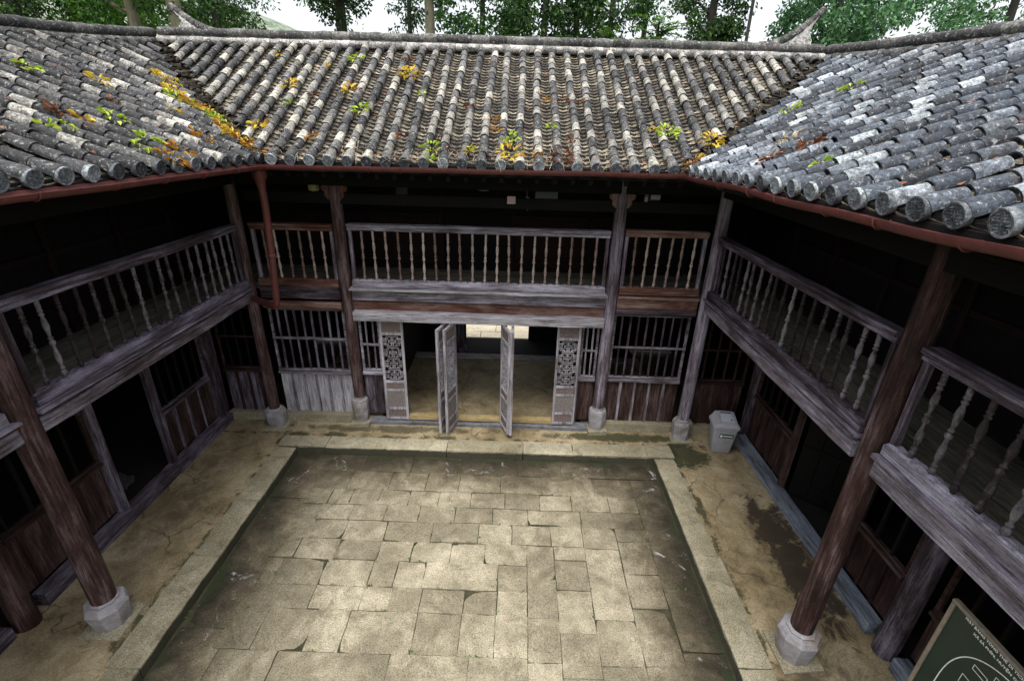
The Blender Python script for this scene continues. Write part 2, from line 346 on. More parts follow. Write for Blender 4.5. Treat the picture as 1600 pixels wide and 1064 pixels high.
# ------------------------------------------------------------------ mesh helpers
WL = {}      # world location of every object made here
def V(*a): return Vector(a)
class MB:
    def __init__(s): s.v, s.f = [], []
    def add(s, vs, fs):
        o = len(s.v); s.v.extend([tuple(p) for p in vs]); s.f.extend([tuple(i + o for i in f) for f in fs])
    def obox(s, c, ax, h):
        """box: centre, three axes, three half sizes"""
        c = Vector(c); a = [Vector(x) * k for x, k in zip(ax, h)]
        vs = [c + a[0]*i + a[1]*j + a[2]*k for i in (-1, 1) for j in (-1, 1) for k in (-1, 1)]
        s.add(vs, [(0, 1, 3, 2), (4, 6, 7, 5), (0, 4, 5, 1), (2, 3, 7, 6), (0, 2, 6, 4), (1, 5, 7, 3)])
    def box(s, x0, x1, y0, y1, z0, z1):
        s.obox(((x0+x1)/2, (y0+y1)/2, (z0+z1)/2), ((1,0,0),(0,1,0),(0,0,1)), (abs(x1-x0)/2, abs(y1-y0)/2, abs(z1-z0)/2))
    def beam(s, p0, p1, wid, hgt, jit=0.004, step=0.3, up=(0, 0, 1), ch=0.006):
        """a slightly uneven, chamfered beam from p0 to p1; wid across, hgt along up"""
        p0, p1 = Vector(p0), Vector(p1); L = (p1-p0).length; d = (p1-p0).normalized()
        up = Vector(up); sd_ = d.cross(up).normalized(); up = sd_.cross(d).normalized()
        n = max(1, int(L/step)); ring = []
        a, b = wid/2, hgt/2; c = min(ch, a*.5, b*.5)
        prof = [(-a+c, -b), (a-c, -b), (a, -b+c), (a, b-c), (a-c, b), (-a+c, b), (-a, b-c), (-a, -b+c)]
        jj = [0.0]*8
        for i in range(n+1):
            jj = [0.6*q + R(-jit, jit) for q in jj]
            pj = [0, 0]
            q = p0 + d*(L*i/n)
            ring.append([q + sd_*(x + jj[k]*(1 if x > 0 else -1)) + up*(y + jj[(k+3) % 8]) for k, (x, y) in enumerate(prof)])
        vs = [p for r_ in ring for p in r_]; fs = []
        for i in range(n):
            for k in range(8):
                k2 = (k+1) % 8
                fs.append((i*8+k, i*8+k2, (i+1)*8+k2, (i+1)*8+k))
        fs.append(tuple(range(7, -1, -1))); fs.append(tuple(n*8+k for k in range(8)))
        s.add(vs, fs)
    def tube(s, pts, rads, n=12, cap=True, jit=0.0):
        pts = [Vector(p) for p in pts]; m = len(pts); vs = []; fs = []
        ref = None
        for i, p in enumerate(pts):
            d = (pts[min(i+1, m-1)] - pts[max(i-1, 0)]).normalized()
            if ref is None: ref = d.orthogonal().normalized()
            ref = (ref - d*ref.dot(d)).normalized(); bi = d.cross(ref)
            r_ = rads[i] if hasattr(rads, '__len__') else rads
            for k in range(n):
                a = 2*math.pi*k/n; rr = r_*(1 + (R(-jit, jit) if jit else 0))
                vs.append(p + ref*math.cos(a)*rr + bi*math.sin(a)*rr)
        for i in range(m-1):
            for k in range(n):
                k2 = (k+1) % n
                fs.append((i*n+k, i*n+k2, (i+1)*n+k2, (i+1)*n+k))
        if cap:
            fs.append(tuple(range(n-1, -1, -1))); fs.append(tuple((m-1)*n+k for k in range(n)))
        s.add(vs, fs)
    def lathe(s, base, prof, n=12, rot=0.0):
        b = Vector(base); vs = []; fs = []
        for (r_, z) in prof:
            for k in range(n):
                a = 2*math.pi*k/n + rot
                vs.append(b + V(math.cos(a)*r_, math.sin(a)*r_, z))
        m = len(prof)
        for i in range(m-1):
            for k in range(n):
                k2 = (k+1) % n
                fs.append((i*n+k, i*n+k2, (i+1)*n+k2, (i+1)*n+k))
        fs.append(tuple(range(n-1, -1, -1))); fs.append(tuple((m-1)*n+k for k in range(n)))
        s.add(vs, fs)
    def prism(s, poly, off):
        """planar polygon (3D points) extruded by vector off"""
        off = Vector(off); n = len(poly)
        vs = [Vector(p) for p in poly] + [Vector(p)+off for p in poly]
        fs = [tuple(range(n-1, -1, -1)), tuple(range(n, 2*n))]
        for k in range(n): k2 = (k+1) % n; fs.append((k, k2, n+k2, n+k))
        s.add(vs, fs)
    def build(s, name, mat, parent=None, loc=None, smooth=False, angle=40):
        if loc is None:
            xs, ys, zs = zip(*s.v)
            loc = ((min(xs)+max(xs))/2, (min(ys)+max(ys))/2, min(zs))
        loc = Vector(loc)
        me = bpy.data.meshes.new(name)
        me.from_pydata([(p[0]-loc[0], p[1]-loc[1], p[2]-loc[2]) for p in s.v], [], s.f)
        me.update()
        bm = bmesh.new(); bm.from_mesh(me); bmesh.ops.recalc_face_normals(bm, faces=bm.faces); bm.to_mesh(me); bm.free()
        if smooth:
            me.polygons.foreach_set('use_smooth', [True]*len(me.polygons))
            me.set_sharp_from_angle(angle=rad(angle))
        me.materials.append(mat)
        o = bpy.data.objects.new(name, me); C.objects.link(o)
        WL[o.name] = loc
        if parent: o.parent = parent; o.location = loc - WL[parent.name]
        else: o.location = loc
        return o
def tag(o, label=None, cat=None, group=None, kind=None):
    if label: o['label'] = label
    if cat: o['category'] = cat
    if group: o['group'] = group
    if kind: o['kind'] = kind
    return o
def empty(name, loc, label, cat, group=None):
    o = bpy.data.objects.new(name, None); C.objects.link(o); o.location = loc; o.empty_display_size = .3
    WL[o.name] = Vector(loc); return tag(o, label, cat, group)
def copy_to(o, loc, parent):
    c = o.copy(); C.objects.link(c); WL[c.name] = Vector(loc)
    c.parent = parent; c.location = Vector(loc) - WL[parent.name]; return c

# ------------------------------------------------------------------ setting: ground, court, walks
mb = MB()
N = 40; ext = 1500
xs_ = [-ext, -400, -120] + [-60 + 6*i for i in range(21)] + [120, 400, ext]
vs = []; fs = []
for j, y in enumerate(xs_):
    for i, x in enumerate(xs_):
        z = -1.12 + (0.0 if (-12 < x < 12 and -5 < y < 18) else 0.25*noise.noise(V(x*.09, y*.09, 0)))
        vs.append((x, y, z))
n_ = len(xs_)
for j in range(n_-1):
    for i in range(n_-1): fs.append((j*n_+i, j*n_+i+1, (j+1)*n_+i+1, (j+1)*n_+i))
mb.add(vs, fs); tag(mb.build('ground', M_ground, smooth=True), kind='structure')

mb = MB(); mb.box(-8.9, 7.8, -1.7, 12.4, -1.2, -.365); mb.box(-4, 3, 12.402, 12.8, -1.2, -.66)
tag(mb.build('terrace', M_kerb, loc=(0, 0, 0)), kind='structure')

# court slabs (courses measured on the floor)
slabs = []
cy = [6.635, 6.23, 5.81, 5.48, 5.17, 4.82, 4.49, 4.10, 3.78, 3.29]
sp = [[-2.44, -1.66, -0.88, -0.45, 0.11, 0.83, 1.56],
      [-3.18, -2.56, -1.92, -1.34, -0.82, -0.16, 0.49, 1.31],
      [-2.75, -2.42, -1.99, -1.54, -1.09, -0.60, -0.08, 0.45, 0.93, 1.50],
      [-2.79, -2.33, -1.82, -1.33, -0.80, -0.25, 0.26, 1.04],
      [-2.76, -2.30, -1.73, -1.08, -0.43, 0.04, 0.58],
      [-2.82, -2.29, -1.73, -1.29, -0.77, -0.32, 0.24],
      [-2.92, -2.35, -1.74, -1.42, -1.06, -0.13, 0.24],
      [-2.34, -1.74, -1.40, -1.04, -0.52, -0.12, 0.24],
      [-2.76, -2.19, -1.81, -1.03, -0.52, -0.13, 0.24]]
XL, XR = -3.645, 2.405
for r_ in range(9):
    y1, y0 = cy[r_], cy[r_+1]
    left_edge = XL if r_ == 0 else -3.16
    right_edge = XR if r_ == 0 else (1.935 if r_ <= 3 else (1.026 if r_ == 4 else 0.244))
    ed = [left_edge] + [x for x in sp[r_] if left_edge + .15 < x < right_edge - .12] + [right_edge]
    for a, b_ in zip(ed, ed[1:]): slabs.append((a, b_, y0, y1))
def column_slabs(x0, x1, ys):
    for a, b_ in zip(ys, ys[1:]): slabs.append((x0, x1, b_, a))
column_slabs(0.244, 0.606, [4.818, 4.281, 3.753, 3.254, 2.736])
column_slabs(0.606, 1.026, [4.818, 4.584, 4.144, 3.587, 3.108, 2.736])
column_slabs(1.026, 1.495, [5.170, 4.799, 3.763, 3.245, 2.736])
column_slabs(1.495, 1.935, [5.170, 4.926, 4.408, 3.929, 3.254, 2.736])
column_slabs(1.935, XR, [6.225, 5.717, 4.984, 4.202, 3.421, 2.736])
column_slabs(XL, -3.088, [6.225, 5.571, 4.935, 4.251, 3.518, 2.736])
ed = [-3.088, -2.443, -1.231, -0.391, 0.244]
for a, b_ in zip(ed, ed[1:]): slabs.append((a, b_, 2.736, 3.294))
y = 2.736
while y > -1.6:
    h = R(.38, .55); x = XL
    while x < XR - .01:
        wd = R(.45, .85)
        if x + wd > XR - .3: wd = XR - x
        slabs.append((x, x+wd, y-h, y)); x += wd
    y -= h
mb = MB()
for (x0, x1, y0, y1) in slabs:
    g = R(.0025, .0055); nx = max(2, int((x1-x0)/.09)); ny = max(2, int((y1-y0)/.09))
    z = -0.13 + R(-.010, .008); tx, ty = R(-.014, .014), R(-.014, .014)
    x0 += g; x1 -= g; y0 += g; y1 -= g
    vs = []; fs = []
    for j in range(ny+1):
        for i in range(nx+1):
            px = x0 + (x1-x0)*i/nx; py = y0 + (y1-y0)*j/ny
            edge = i in (0, nx) or j in (0, ny)
            jx = R(-.005, .005) if edge else 0; jy = R(-.005, .005) if edge else 0
            if edge and (i in (0, nx)) and (j in (0, ny)) and random.random() < .06:
                px += (.03 if i == 0 else -.03)*random.random(); py += (.03 if j == 0 else -.03)*random.random()
            pz = z + tx*(i/nx-.5) + ty*(j/ny-.5) + .006*noise.noise(V(px*2.2, py*2.2, 3)) - (.006 if edge else 0)
            vs.append((px+jx, py+jy, pz))
    for j in range(ny):
        for i in range(nx): fs.append((j*(nx+1)+i, j*(nx+1)+i+1, (j+1)*(nx+1)+i+1, (j+1)*(nx+1)+i))
    # skirt
    loop = [i for i in range(nx+1)] + [(j)*(nx+1)+nx for j in range(1, ny+1)] + [ny*(nx+1)+i for i in range(nx-1, -1, -1)] + [j*(nx+1) for j in range(ny-1, 0, -1)]
    o = len(vs)
    for q in loop: vs.append((vs[q][0], vs[q][1], -0.22))
    for k in range(len(loop)): k2 = (k+1) % len(loop); fs.append((loop[k2], loop[k], o+k, o+k2))
    mb.add(vs, fs)
tag(mb.build('court_paving', M_slab, loc=(0, 0, 0), smooth=True, angle=50), kind='structure')
mb = MB(); mb.box(XL-.03, XR+.03, -1.6, 6.66, -0.345, -0.150)
M_joint = plain('joint_earth', (0.040, 0.038, 0.022), 0.95, 0.5, 8, 0.2, 0, (0.02, 0.035, 0.01))
tag(mb.build('court_bed', M_joint), kind='structure')

# moss and weeds in the joints
mb = MB()
for (x0, x1, y0, y1) in slabs:
    if y1 < 2.6 or random.random() < .35: continue
    for k in range(random.randint(1, 5)):
        px = R(x0, x1) if random.random() < .6 else x0; py = y0 if px != x0 else R(y0, y1)
        for q in range(random.randint(2, 6)):
            a = R(0, 6.28); l = R(.008, .028); c0 = V(px+R(-.02, .02), py+R(-.006, .006), -.135)
            d = V(math.cos(a), math.sin(a), R(.3, 1.2))*l; s_ = V(-math.sin(a), math.cos(a), 0)*l*.3
            mb.add([c0, c0+d*.5+s_, c0+d, c0+d*.5-s_], [(0, 1, 2, 3)])
tag(mb.build('joint_moss', M_leaf['mid']), 'tiny tufts of moss in the joints of the court paving', 'moss', kind='stuff')

# kerb stones round the court
mb = MB()
def kerb_run(axis, fixed0, fixed1, a0, a1, lo, hi):
    a = a0
    while a < a1 - .02:
        L = R(lo, hi)
        if a + L > a1 - .4: L = a1 - a
        q0, q1 = a + .004, a + L - .004
        top = R(.004, .018)
        j = [R(-.012, .012) for _ in range(4)]; wob = R(-.035, .02)
        if axis == 'y': pts = [(fixed0+wob+j[0], q0), (fixed1+j[1]*.5, q0), (fixed1+j[2]*.5, q1), (fixed0+wob+j[3], q1)]
        else: pts = [(q0, fixed0+j[0]*.5), (q1, fixed0+j[1]*.5), (q1, fixed1+wob+j[2]), (q0, fixed1+wob+j[3])]
        n1, n2 = max(3, int(L/.12)), 4
        vs = []; fs = []
        for jj in range(n2+1):
            for ii in range(n1+1):
                if axis == 'y':
                    s_, t_ = jj/n2, ii/n1
                    pa = Vector(pts[0]).lerp(Vector(pts[1]), s_); pb = Vector(pts[3]).lerp(Vector(pts[2]), s_); p = pa.lerp(pb, t_)
                else:
                    s_, t_ = ii/n1, jj/n2
                    pa = Vector(pts[0]).lerp(Vector(pts[1]), s_); pb = Vector(pts[3]).lerp(Vector(pts[2]), s_); p = pa.lerp(pb, t_)
                ed_ = ii in (0, n1) or jj in (0, n2)
                vs.append((p.x + (R(-.005, .005) if ed_ else 0), p.y + (R(-.005, .005) if ed_ else 0), top + .005*noise.noise(V(p.x*5, p.y*5, 1)) - (.007 if ed_ else 0)))
        for jj in range(n2):
            for ii in range(n1): fs.append((jj*(n1+1)+ii, jj*(n1+1)+ii+1, (jj+1)*(n1+1)+ii+1, (jj+1)*(n1+1)+ii))
        loop = [i for i in range(n1+1)] + [q*(n1+1)+n1 for q in range(1, n2+1)] + [n2*(n1+1)+i for i in range(n1-1, -1, -1)] + [q*(n1+1) for q in range(n2-1, 0, -1)]
        o = len(vs)
        for q in loop: vs.append((vs[q][0], vs[q][1], -0.34))
        for k in range(len(loop)): k2 = (k+1) % len(loop); fs.append((loop[k2], loop[k], o+k, o+k2))
        mb.add(vs, fs)
        a += L
kerb_run('y', -4.0, -3.668, -1.6, 6.62, .9, 1.5)
kerb_run('y', 2.76, 2.425, -1.6, 6.62, .9, 1.5)
kerb_run('x', 6.655, 6.975, -4.02, 2.78, .75, 1.35)
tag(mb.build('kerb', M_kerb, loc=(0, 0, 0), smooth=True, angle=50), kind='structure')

# packed earth walks round the court
mb = MB()
def sheet(x0, x1, y0, y1, z0, amp, step=.1, z1=-.36):
    nx, ny = max(1, int((x1-x0)/step)), max(1, int((y1-y0)/step)); vs = []; fs = []
    for j in range(ny+1):
        for i in range(nx+1):
            px, py = x0+(x1-x0)*i/nx, y0+(y1-y0)*j/ny
            vs.append((px, py, z0 + amp*noise.noise(V(px*1.7, py*1.7, 0)) + amp*.5*noise.noise(V(px*6, py*6, 4))))
    for j in range(ny):
        for i in range(nx): fs.append((j*(nx+1)+i, j*(nx+1)+i+1, (j+1)*(nx+1)+i+1, (j+1)*(nx+1)+i))
    mb.add(vs, fs)
sheet(-5.32, -3.98, -1.6, 7.52, -0.006, .012)
sheet(2.74, 4.22, -1.6, 7.52, -0.006, .012)
sheet(-3.98, 2.74, 6.96, 7.52, -0.008, .012)
tag(mb.build('gallery_floor', M_earth, loc=(0, 0, 0), smooth=True), kind='structure')
# floor of the passage through the far wing
mb = MB(); sheet(-4.2, 2.98, 7.60, 10.2, 0.03, .012)
tag(mb.build('passage_floor', M_earth, loc=(0, 0, 0), smooth=True), kind='structure')
mb = MB(); mb.box(-4.2, 2.98, 10.203, 10.45, -.3, 0.05)
tag(mb.build('passage_step', M_basest), kind='structure')
mb = MB(); mb.box(-4.2, 2.98, 10.453, 11.75, -.34, -0.12)
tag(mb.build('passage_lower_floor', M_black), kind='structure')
# flagged path outside the back door
mb = MB(); y = 12.82
while y < 16.2:
    h = R(.5, .8); x = -4.5
    while x < 3:
        wd = R(.6, 1.2); mb.beam((x+.01, y+h/2, -1.05), (x+wd-.01, y+h/2, -1.05), h-.02, .09, .012); x += wd
    y += h
tag(mb.build('outer_path', M_path, loc=(0, 0, 0)), kind='structure')

# ------------------------------------------------------------------ the three wings
far = empty('timber_wing', (-0.6, 9.65, 0), 'timber wing across the far side of the court, with open doorway and latticed bays', 'building', 'timber wings round the court')
lef = empty('timber_wing', (-6.5, 3.0, 0), 'two storey timber wing on the left of the court under dark slate coloured tiles', 'building', 'timber wings round the court')
rig = empty('timber_wing', (5.4, 3.0, 0), 'timber wing right of the court under bluish tiles with big round tile ends', 'building', 'timber wings round the court')

# --- roofs
T = 0.555; YE = 6.55; ZE = 4.585; XEL, XER = -3.40, 2.16; D = 3.1
KL, KR = 0.07, 0.035
def shL(x, y): return x - KL*(YE-y)
def shR(x, y): return x + KR*(YE-y)
YN = -0.6
def deck(mbx, pts, th=-.09): mbx.prism(pts, (0, 0, th))
zr = ZE + T*D
def zat(s): return ZE + T*s
def zeR(q): return .018*(YE-q) if q < YE else 0.0
def ruled(sg, q, s_):
    """side roofs: the ridge stands a little wider and lower toward the near end"""
    t_ = YE + D - q; f = s_/D
    dx = .12*t_; dz = -.155*t_ + .0185*t_*t_ if sg < 0 else -.078*t_ + .006*t_*t_
    if sg < 0:
        e = V(shL(XEL, q), q, ZE); r_ = V(XEL - D - dx + .0, q, zr + dz)
    else:
        e = V(shR(XER, q), q, ZE + zeR(q)); r_ = V(XER + D + dx, q, zr + dz)
    return e.lerp(r_, f)
# roof decks, front and rear slopes
for wing, nm in ((far, 'F'), (lef, 'L'), (rig, 'R')):
    m1 = MB()
    a, b_ = XEL-D, XER+D
    if nm == 'F':
        deck(m1, [(XEL, YE, ZE-.03), (XER, YE, ZE-.03), (b_, YE+D, zr-.03), (a, YE+D, zr-.03)])
        deck(m1, [(a, YE+D+.002, zr-.03), (b_, YE+D+.002, zr-.03), (b_+D, YE+2*D, ZE-.03), (a-D, YE+2*D, ZE-.03)])
    else:
        sg = -1 if nm == 'L' else 1
        dn = V(0, 0, -.03); th = V(0, 0, -.09)
        qs = [-1.6 + (YE+1.6)*i/14 for i in range(15)] + [YE + D*i/6 for i in range(1, 7)]
        for qa, qb in zip(qs, qs[1:]):
            sa, sb = max(0, qa-YE), max(0, qb-YE)
            pa, pb = ruled(sg, qa, sa)+dn, ruled(sg, qb, sb)+dn; ra, rb = ruled(sg, qa, D)+dn, ruled(sg, qb, D)+dn
            if (rb-pb).length < .01: m1.prism([pa, pb, ra], th)
            else: m1.prism([pa, pb, rb, ra], th)
        for qa, qb in zip(qs, qs[1:]):
            ra, rb = ruled(sg, qa, D)+dn, ruled(sg, qb, D)+dn; o_ = V(sg*D, 0, 0)
            m1.prism([ra, rb, V(rb.x+sg*D, rb.y, ZE-.03), V(ra.x+sg*D, ra.y, ZE-.03)], th)
        corner = ruled(sg, YE+D, D)+dn
        m1.prism([corner, V(corner.x+sg*D, YE+D, ZE-.03), V(corner.x+sg*D, YE+2*D, ZE-.03)], th)
    wing['_roof'] = 1
    ro = m1.build('roof', WD('dark', 'x'), wing, loc=WL[wing.name])
    if nm == 'F': roofF = ro
    elif nm == 'L': roofL = ro
    else: roofR = ro
    del wing['_roof']

def cover(mbx, P, up, ac, nm_, L, r0, r1, seg=9):
    """one half-round cover tile: lower end at P, running up-slope"""
    vs = []; fs = []
    tw = R(-.05, .05); off = ac*R(-.006, .006) + nm_*R(-.004, .006)
    a0 = -1.75
    for (s_, r_) in ((0.0, r0-.013), (0.0, r0), (0.28, r0*.985), (1.0, r1)):
        for k in range(seg):
            a = a0 + 2*(-a0)*k/(seg-1)
            vs.append(P + off + up*(s_*L) + ac*(math.sin(a)*r_ + tw*s_*.02) + nm_*(math.cos(a)*r_))
    for i in range(3):
        for k in range(seg-1): fs.append((i*seg+k, i*seg+k+1, (i+1)*seg+k+1, (i+1)*seg+k))
    mbx.add(vs, fs)
def pan(mbx, P, up, ac, nm_, wid, L, sag=.030):
    vs = []; fs = []; n = 5
    t_ = R(-.004, .004)
    for (s_, lift) in ((0, -.016), (0, 0.0), (1.0, -.020)):
        for k in range(n):
            x = -1 + 2*k/(n-1)
            vs.append(P + up*(s_*L) + ac*(x*wid/2) + nm_*(lift - sag*(1-x*x) + t_*x + .010))
    for i in range(2):
        for k in range(n-1): fs.append((i*n+k, i*n+k+1, (i+1)*n+k+1, (i+1)*n+k))
    mbx.add(vs, fs)

def cap_mesh(mbx):
    """round tile end with the raised long-life roundel, facing -y, centre at origin"""
    def ring(r_, y): return [V(math.cos(2*math.pi*k/24)*r_, y, math.sin(2*math.pi*k/24)*r_) for k in range(24)]
    rs = [ring(.070, .035), ring(.0725, -.006), ring(.071, -.012), ring(.061, -.012), ring(.058, -.004)]
    vs = [p for r_ in rs for p in r_]; fs = []
    for i in range(len(rs)-1):
        for k in range(24): k2 = (k+1) % 24; fs.append((i*24+k, i*24+k2, (i+1)*24+k2, (i+1)*24+k))
    fs.append(tuple((len(rs)-1)*24+k for k in range(24)))
    mbx.add(vs, fs)
    def bar(x0, x1, z0, z1): mbx.box(x0, x1, -.010, -.003, z0, z1)
    bar(-.0035, .0035, -.054, .054)
    for z, hw in ((.040, .034), (.026, .046), (.010, .052), (-.010, .052), (-.026, .046), (-.040, .034)):
        bar(-hw, -.009, z-.003, z+.003); bar(.009, hw, z-.003, z+.003)
    for sx in (-1, 1):
        bar(min(sx*.0525, sx*.047), max(sx*.0525, sx*.047), .0, .026)
        bar(min(sx*.047, sx*.0415), max(sx*.047, sx*.0415), -.040, -.026)
        bar(min(sx*.022, sx*.017), max(sx*.022, sx*.017), .013, .023)
        bar(min(sx*.022, sx*.017), max(sx*.022, sx*.017), -.023, -.013)

def lay_roof(which, M_cov, TL=.205):
    tm, pm = MB(), MB(); caps = []
    if which == 'F':
        rows = [(-0.0125 + .2475*i) for i in range(-27, 23)]; up2 = V(0, 1, 0); ac = V(1, 0, 0)
        base = lambda q, s_: V(q, YE+s_, zat(s_)); st = lambda q: max(0, XEL-q, q-XER)
    elif which == 'L':
        rows = [(3.362 + .2435*i) for i in range(-13, 27)]; up2 = V(-1, 0, 0); ac = V(0, 1, 0)
        base = lambda q, s_: ruled(-1, q, s_); st = lambda q: max(0, q-YE)
    else:
        rows = [(2.56 + .252*i) for i in range(-9, 29)]; up2 = V(1, 0, 0); ac = V(0, 1, 0)
        base = lambda q, s_: ruled(1, q, s_); st = lambda q: max(0, q-YE)
    up = (up2 + V(0, 0, T)).normalized(); nm_ = up.cross(ac).normalized()
    if nm_.z < 0: nm_ = -nm_
    k3 = math.sqrt(1+T*T); step_h = TL/k3
    for q in rows:
        s0 = st(q); eave = s0 == 0
        if which != 'F':
            up = (base(q, D) - base(q, 0)).normalized(); nm_ = up.cross(ac).normalized(); nm_ = nm_ if nm_.z > 0 else -nm_
        if not eave: s0 += R(.05, .13)
        if D - s0 < .12: continue
        lo = 0.0 if eave else 0
        s_ = s0; wob = R(-.012, .012); ph = R(0, 6)
        first = True
        while s_ < D - .06:
            wv = wob + .012*math.sin(s_*2.1 + ph) + R(-.004, .004)
            L = min(TL*1.08, (D - s_)*k3)
            P = base(q + wv, s_) + nm_*.046 + up*R(-.012, .012)
            if first and eave: P = base(q, s_) + nm_*.046
            cover(tm, P, up, ac, nm_, L, (.0715 if first and eave else .0615*R(.95, 1.06)), .049)
            s_ += step_h*R(.97, 1.03); first = False
        if eave: caps.append(base(q, 0) + nm_*.046 - up*.022)
    pw = .2475*.72
    for q0 in rows:
        q = q0 + (rows[1]-rows[0])/2
        s0 = st(q)
        if which != 'F':
            up = (base(q, D) - base(q, 0)).normalized(); nm_ = up.cross(ac).normalized(); nm_ = nm_ if nm_.z > 0 else -nm_
        if s0 > 0: s0 += .04
        s_ = s0
        while s_ < D - .05:
            pan(pm, base(q + R(-.004, .004), s_) + up*R(-.004, .004), up, ac, nm_, pw*1.25, .12)
            s_ += .083*R(.95, 1.05)
    return tm, pm, caps, up, nm_
capm = MB(); cap_mesh(capm)
cap_proto = None
for wh, par, mt in (('F', roofF, M_tileF), ('L', roofL, M_tileL), ('R', roofR, M_tileR)):
    tm, pm, caps, up, nm_ = lay_roof(wh, mt)
    tm.build('cover_tiles', mt, par, loc=WL[par.name], smooth=True, angle=50)
    pm.build('pan_tiles', M_pan, par, loc=WL[par.name], smooth=True, angle=50)
    for P in caps:
        if cap_proto is None:
            capm2 = MB(); capm2.v = [tuple(Vector(v_) + P) for v_ in capm.v]; capm2.f = capm.f
            cap_proto = capm2.build('tile_end', M_cap, par, loc=P, smooth=True, angle=30); c = cap_proto
        else:
            c = copy_to(cap_proto, P, par)
        rz = {'F': 0, 'L': math.pi/2, 'R': -math.pi/2}[wh]
        c.rotation_euler = (.22 + R(-.08, .08), R(-.15, .15), rz + R(-.06, .06))

# valleys with rotten debris
def valley(sx, x0, par):
    m = MB()
    n = 40
    for i in range(n):
        s0, s1 = D*i/n, D*(i+1)/n
        for q in range(3):
            s_ = R(s0, s1); c = V(x0 + sx*s_ + R(-.07, .07), YE + s_ + R(-.07, .07), zat(s_) + R(.0, .03))
            l = R(.04, .10); a = R(0, 6.28)
            m.obox(c, (V(math.cos(a), math.sin(a), .2).normalized(), V(-math.sin(a), math.cos(a), .1).normalized(), V(0, 0, 1)), (l, l*.45, R(.008, .02)))
        m.prism([(x0+sx*s0-.10, YE+s0+.0, zat(s0)-.012), (x0+sx*s0+.10, YE+s0+.0, zat(s0)-.012), (x0+sx*s1+.10, YE+s1, zat(s1)-.012), (x0+sx*s1-.10, YE+s1, zat(s1)-.012)], (0, 0, .018))
    m.build('valley', M_debris, par, loc=WL[par.name])
valley(-1, XEL, roofF); valley(1, XER, roofF)

# ridges: a course of limewashed half tiles, a dark slot and a rough mortar roll
def ridge(par, P0, P1, front, mat_low, name='ridge', sag=0.0):
    m, m2 = MB(), MB()
    line = [Vector(p) for p in P0] if P1 is None else [Vector(P0), Vector(P1)]
    L = sum((b_-a).length for a, b_ in zip(line, line[1:])); front = Vector(front); P0 = line[0]
    def along(t_):
        k = min(len(line)-2, int(t_*(len(line)-1))); return line[k].lerp(line[k+1], t_*(len(line)-1)-k)
    n = int(L/.115)
    pos = lambda t_: along(t_) + V(0, 0, -sag*4*t_*(1-t_) + .010*noise.noise(V(t_*L*.8, P0.x, 0)))
    for i in range(n):
        a, b_ = pos(i/n), pos((i+.97)/n); r_ = .062*R(.92, 1.08)
        q = front*.10 + V(0, 0, -.012)
        m.tube([a+q, b_+q], [r_, r_*.96], 8, True, .05)
    for i in range(len(line)-1): m.beam(pos(i/(len(line)-1))+V(0, 0, .02), pos((i+1)/(len(line)-1))+V(0, 0, .02), .13, .16, .006)
    n2 = int(L/.30)
    pts = [pos(i/n2) + V(0, 0, .118) + front*.02 for i in range(n2+1)]
    for i in range(n2):
        m2.tube([pts[i], pts[i].lerp(pts[i+1], .5)+V(0, 0, R(-.006, .008)), pts[i+1]], [.075*R(.95, 1.06), .078*R(.95, 1.05), .073*R(.95, 1.05)], 9, True, .05)
    o = m.build(name, mat_low, par, loc=WL[par.name], smooth=True, angle=50)
    m2.build('ridge_roll', M_ridge, par, loc=WL[par.name], smooth=True, angle=60)
ridge(roofF, (-6.35, YE+D, zr+.02), (5.15, YE+D, zr+.02), (0, -1, 0), M_ridgeW)
ridge(roofL, [ruled(-1, YE+D-.02-i*.6, D)+V(0, 0, .01) for i in range(18)], None, (1, 0, 0), M_ridge)
ridge(roofR, [ruled(1, YE+D-.02-i*.6, D)+V(0, 0, .01) for i in range(18)], None, (-1, 0, 0), M_ridge)
# upturned ridge ends
def horn(par, xb, xt, zb, zt, y, inner):
    m, m2 = MB(), MB(); n = 12; pts = []
    for i in range(n+1):
        t_ = i/n; x = xb + (xt-xb)*t_; z = zb + (zt-zb)*(t_**1.9)
        pts.append(V(x, y + R(-.006, .006), z))
    for i in range(n):
        m.tube([pts[i], pts[i].lerp(pts[i+1], 1.06)], [.088*(1-.30*i/n), .080*(1-.30*i/n)], 9, True, .06)
    k0 = 3; cut = 9
    poly = [pts[i] - V(0, 0, .02) for i in range(k0, n)]
    xq = xt + (xb-xt)*.10
    poly += [V(xq + (xb-xt)*.10, y, zt-(zt-zb)*.55), V(xq + (xb-xt)*.02, y, zb+.10), V(xq+(xb-xt)*.05, y, zb-.06), V(pts[k0].x, y, zb-.06)]
    m2.prism([p + V(0, -.06, 0) for p in poly], (0, .12, 0))
    # second roll on the under side, seen at the left horn
    o = m.build('ridge_horn', M_ridge, par, loc=WL[par.name], smooth=True, angle=60)
    m2.build('horn_plaster', M_plaster, par, loc=WL[par.name])
horn(roofF, -5.18, -6.08, zr+.12, 6.83, YE+D, 1)
horn(roofF, 4.05, 5.02, zr+.15, 7.02, YE+D, -1)

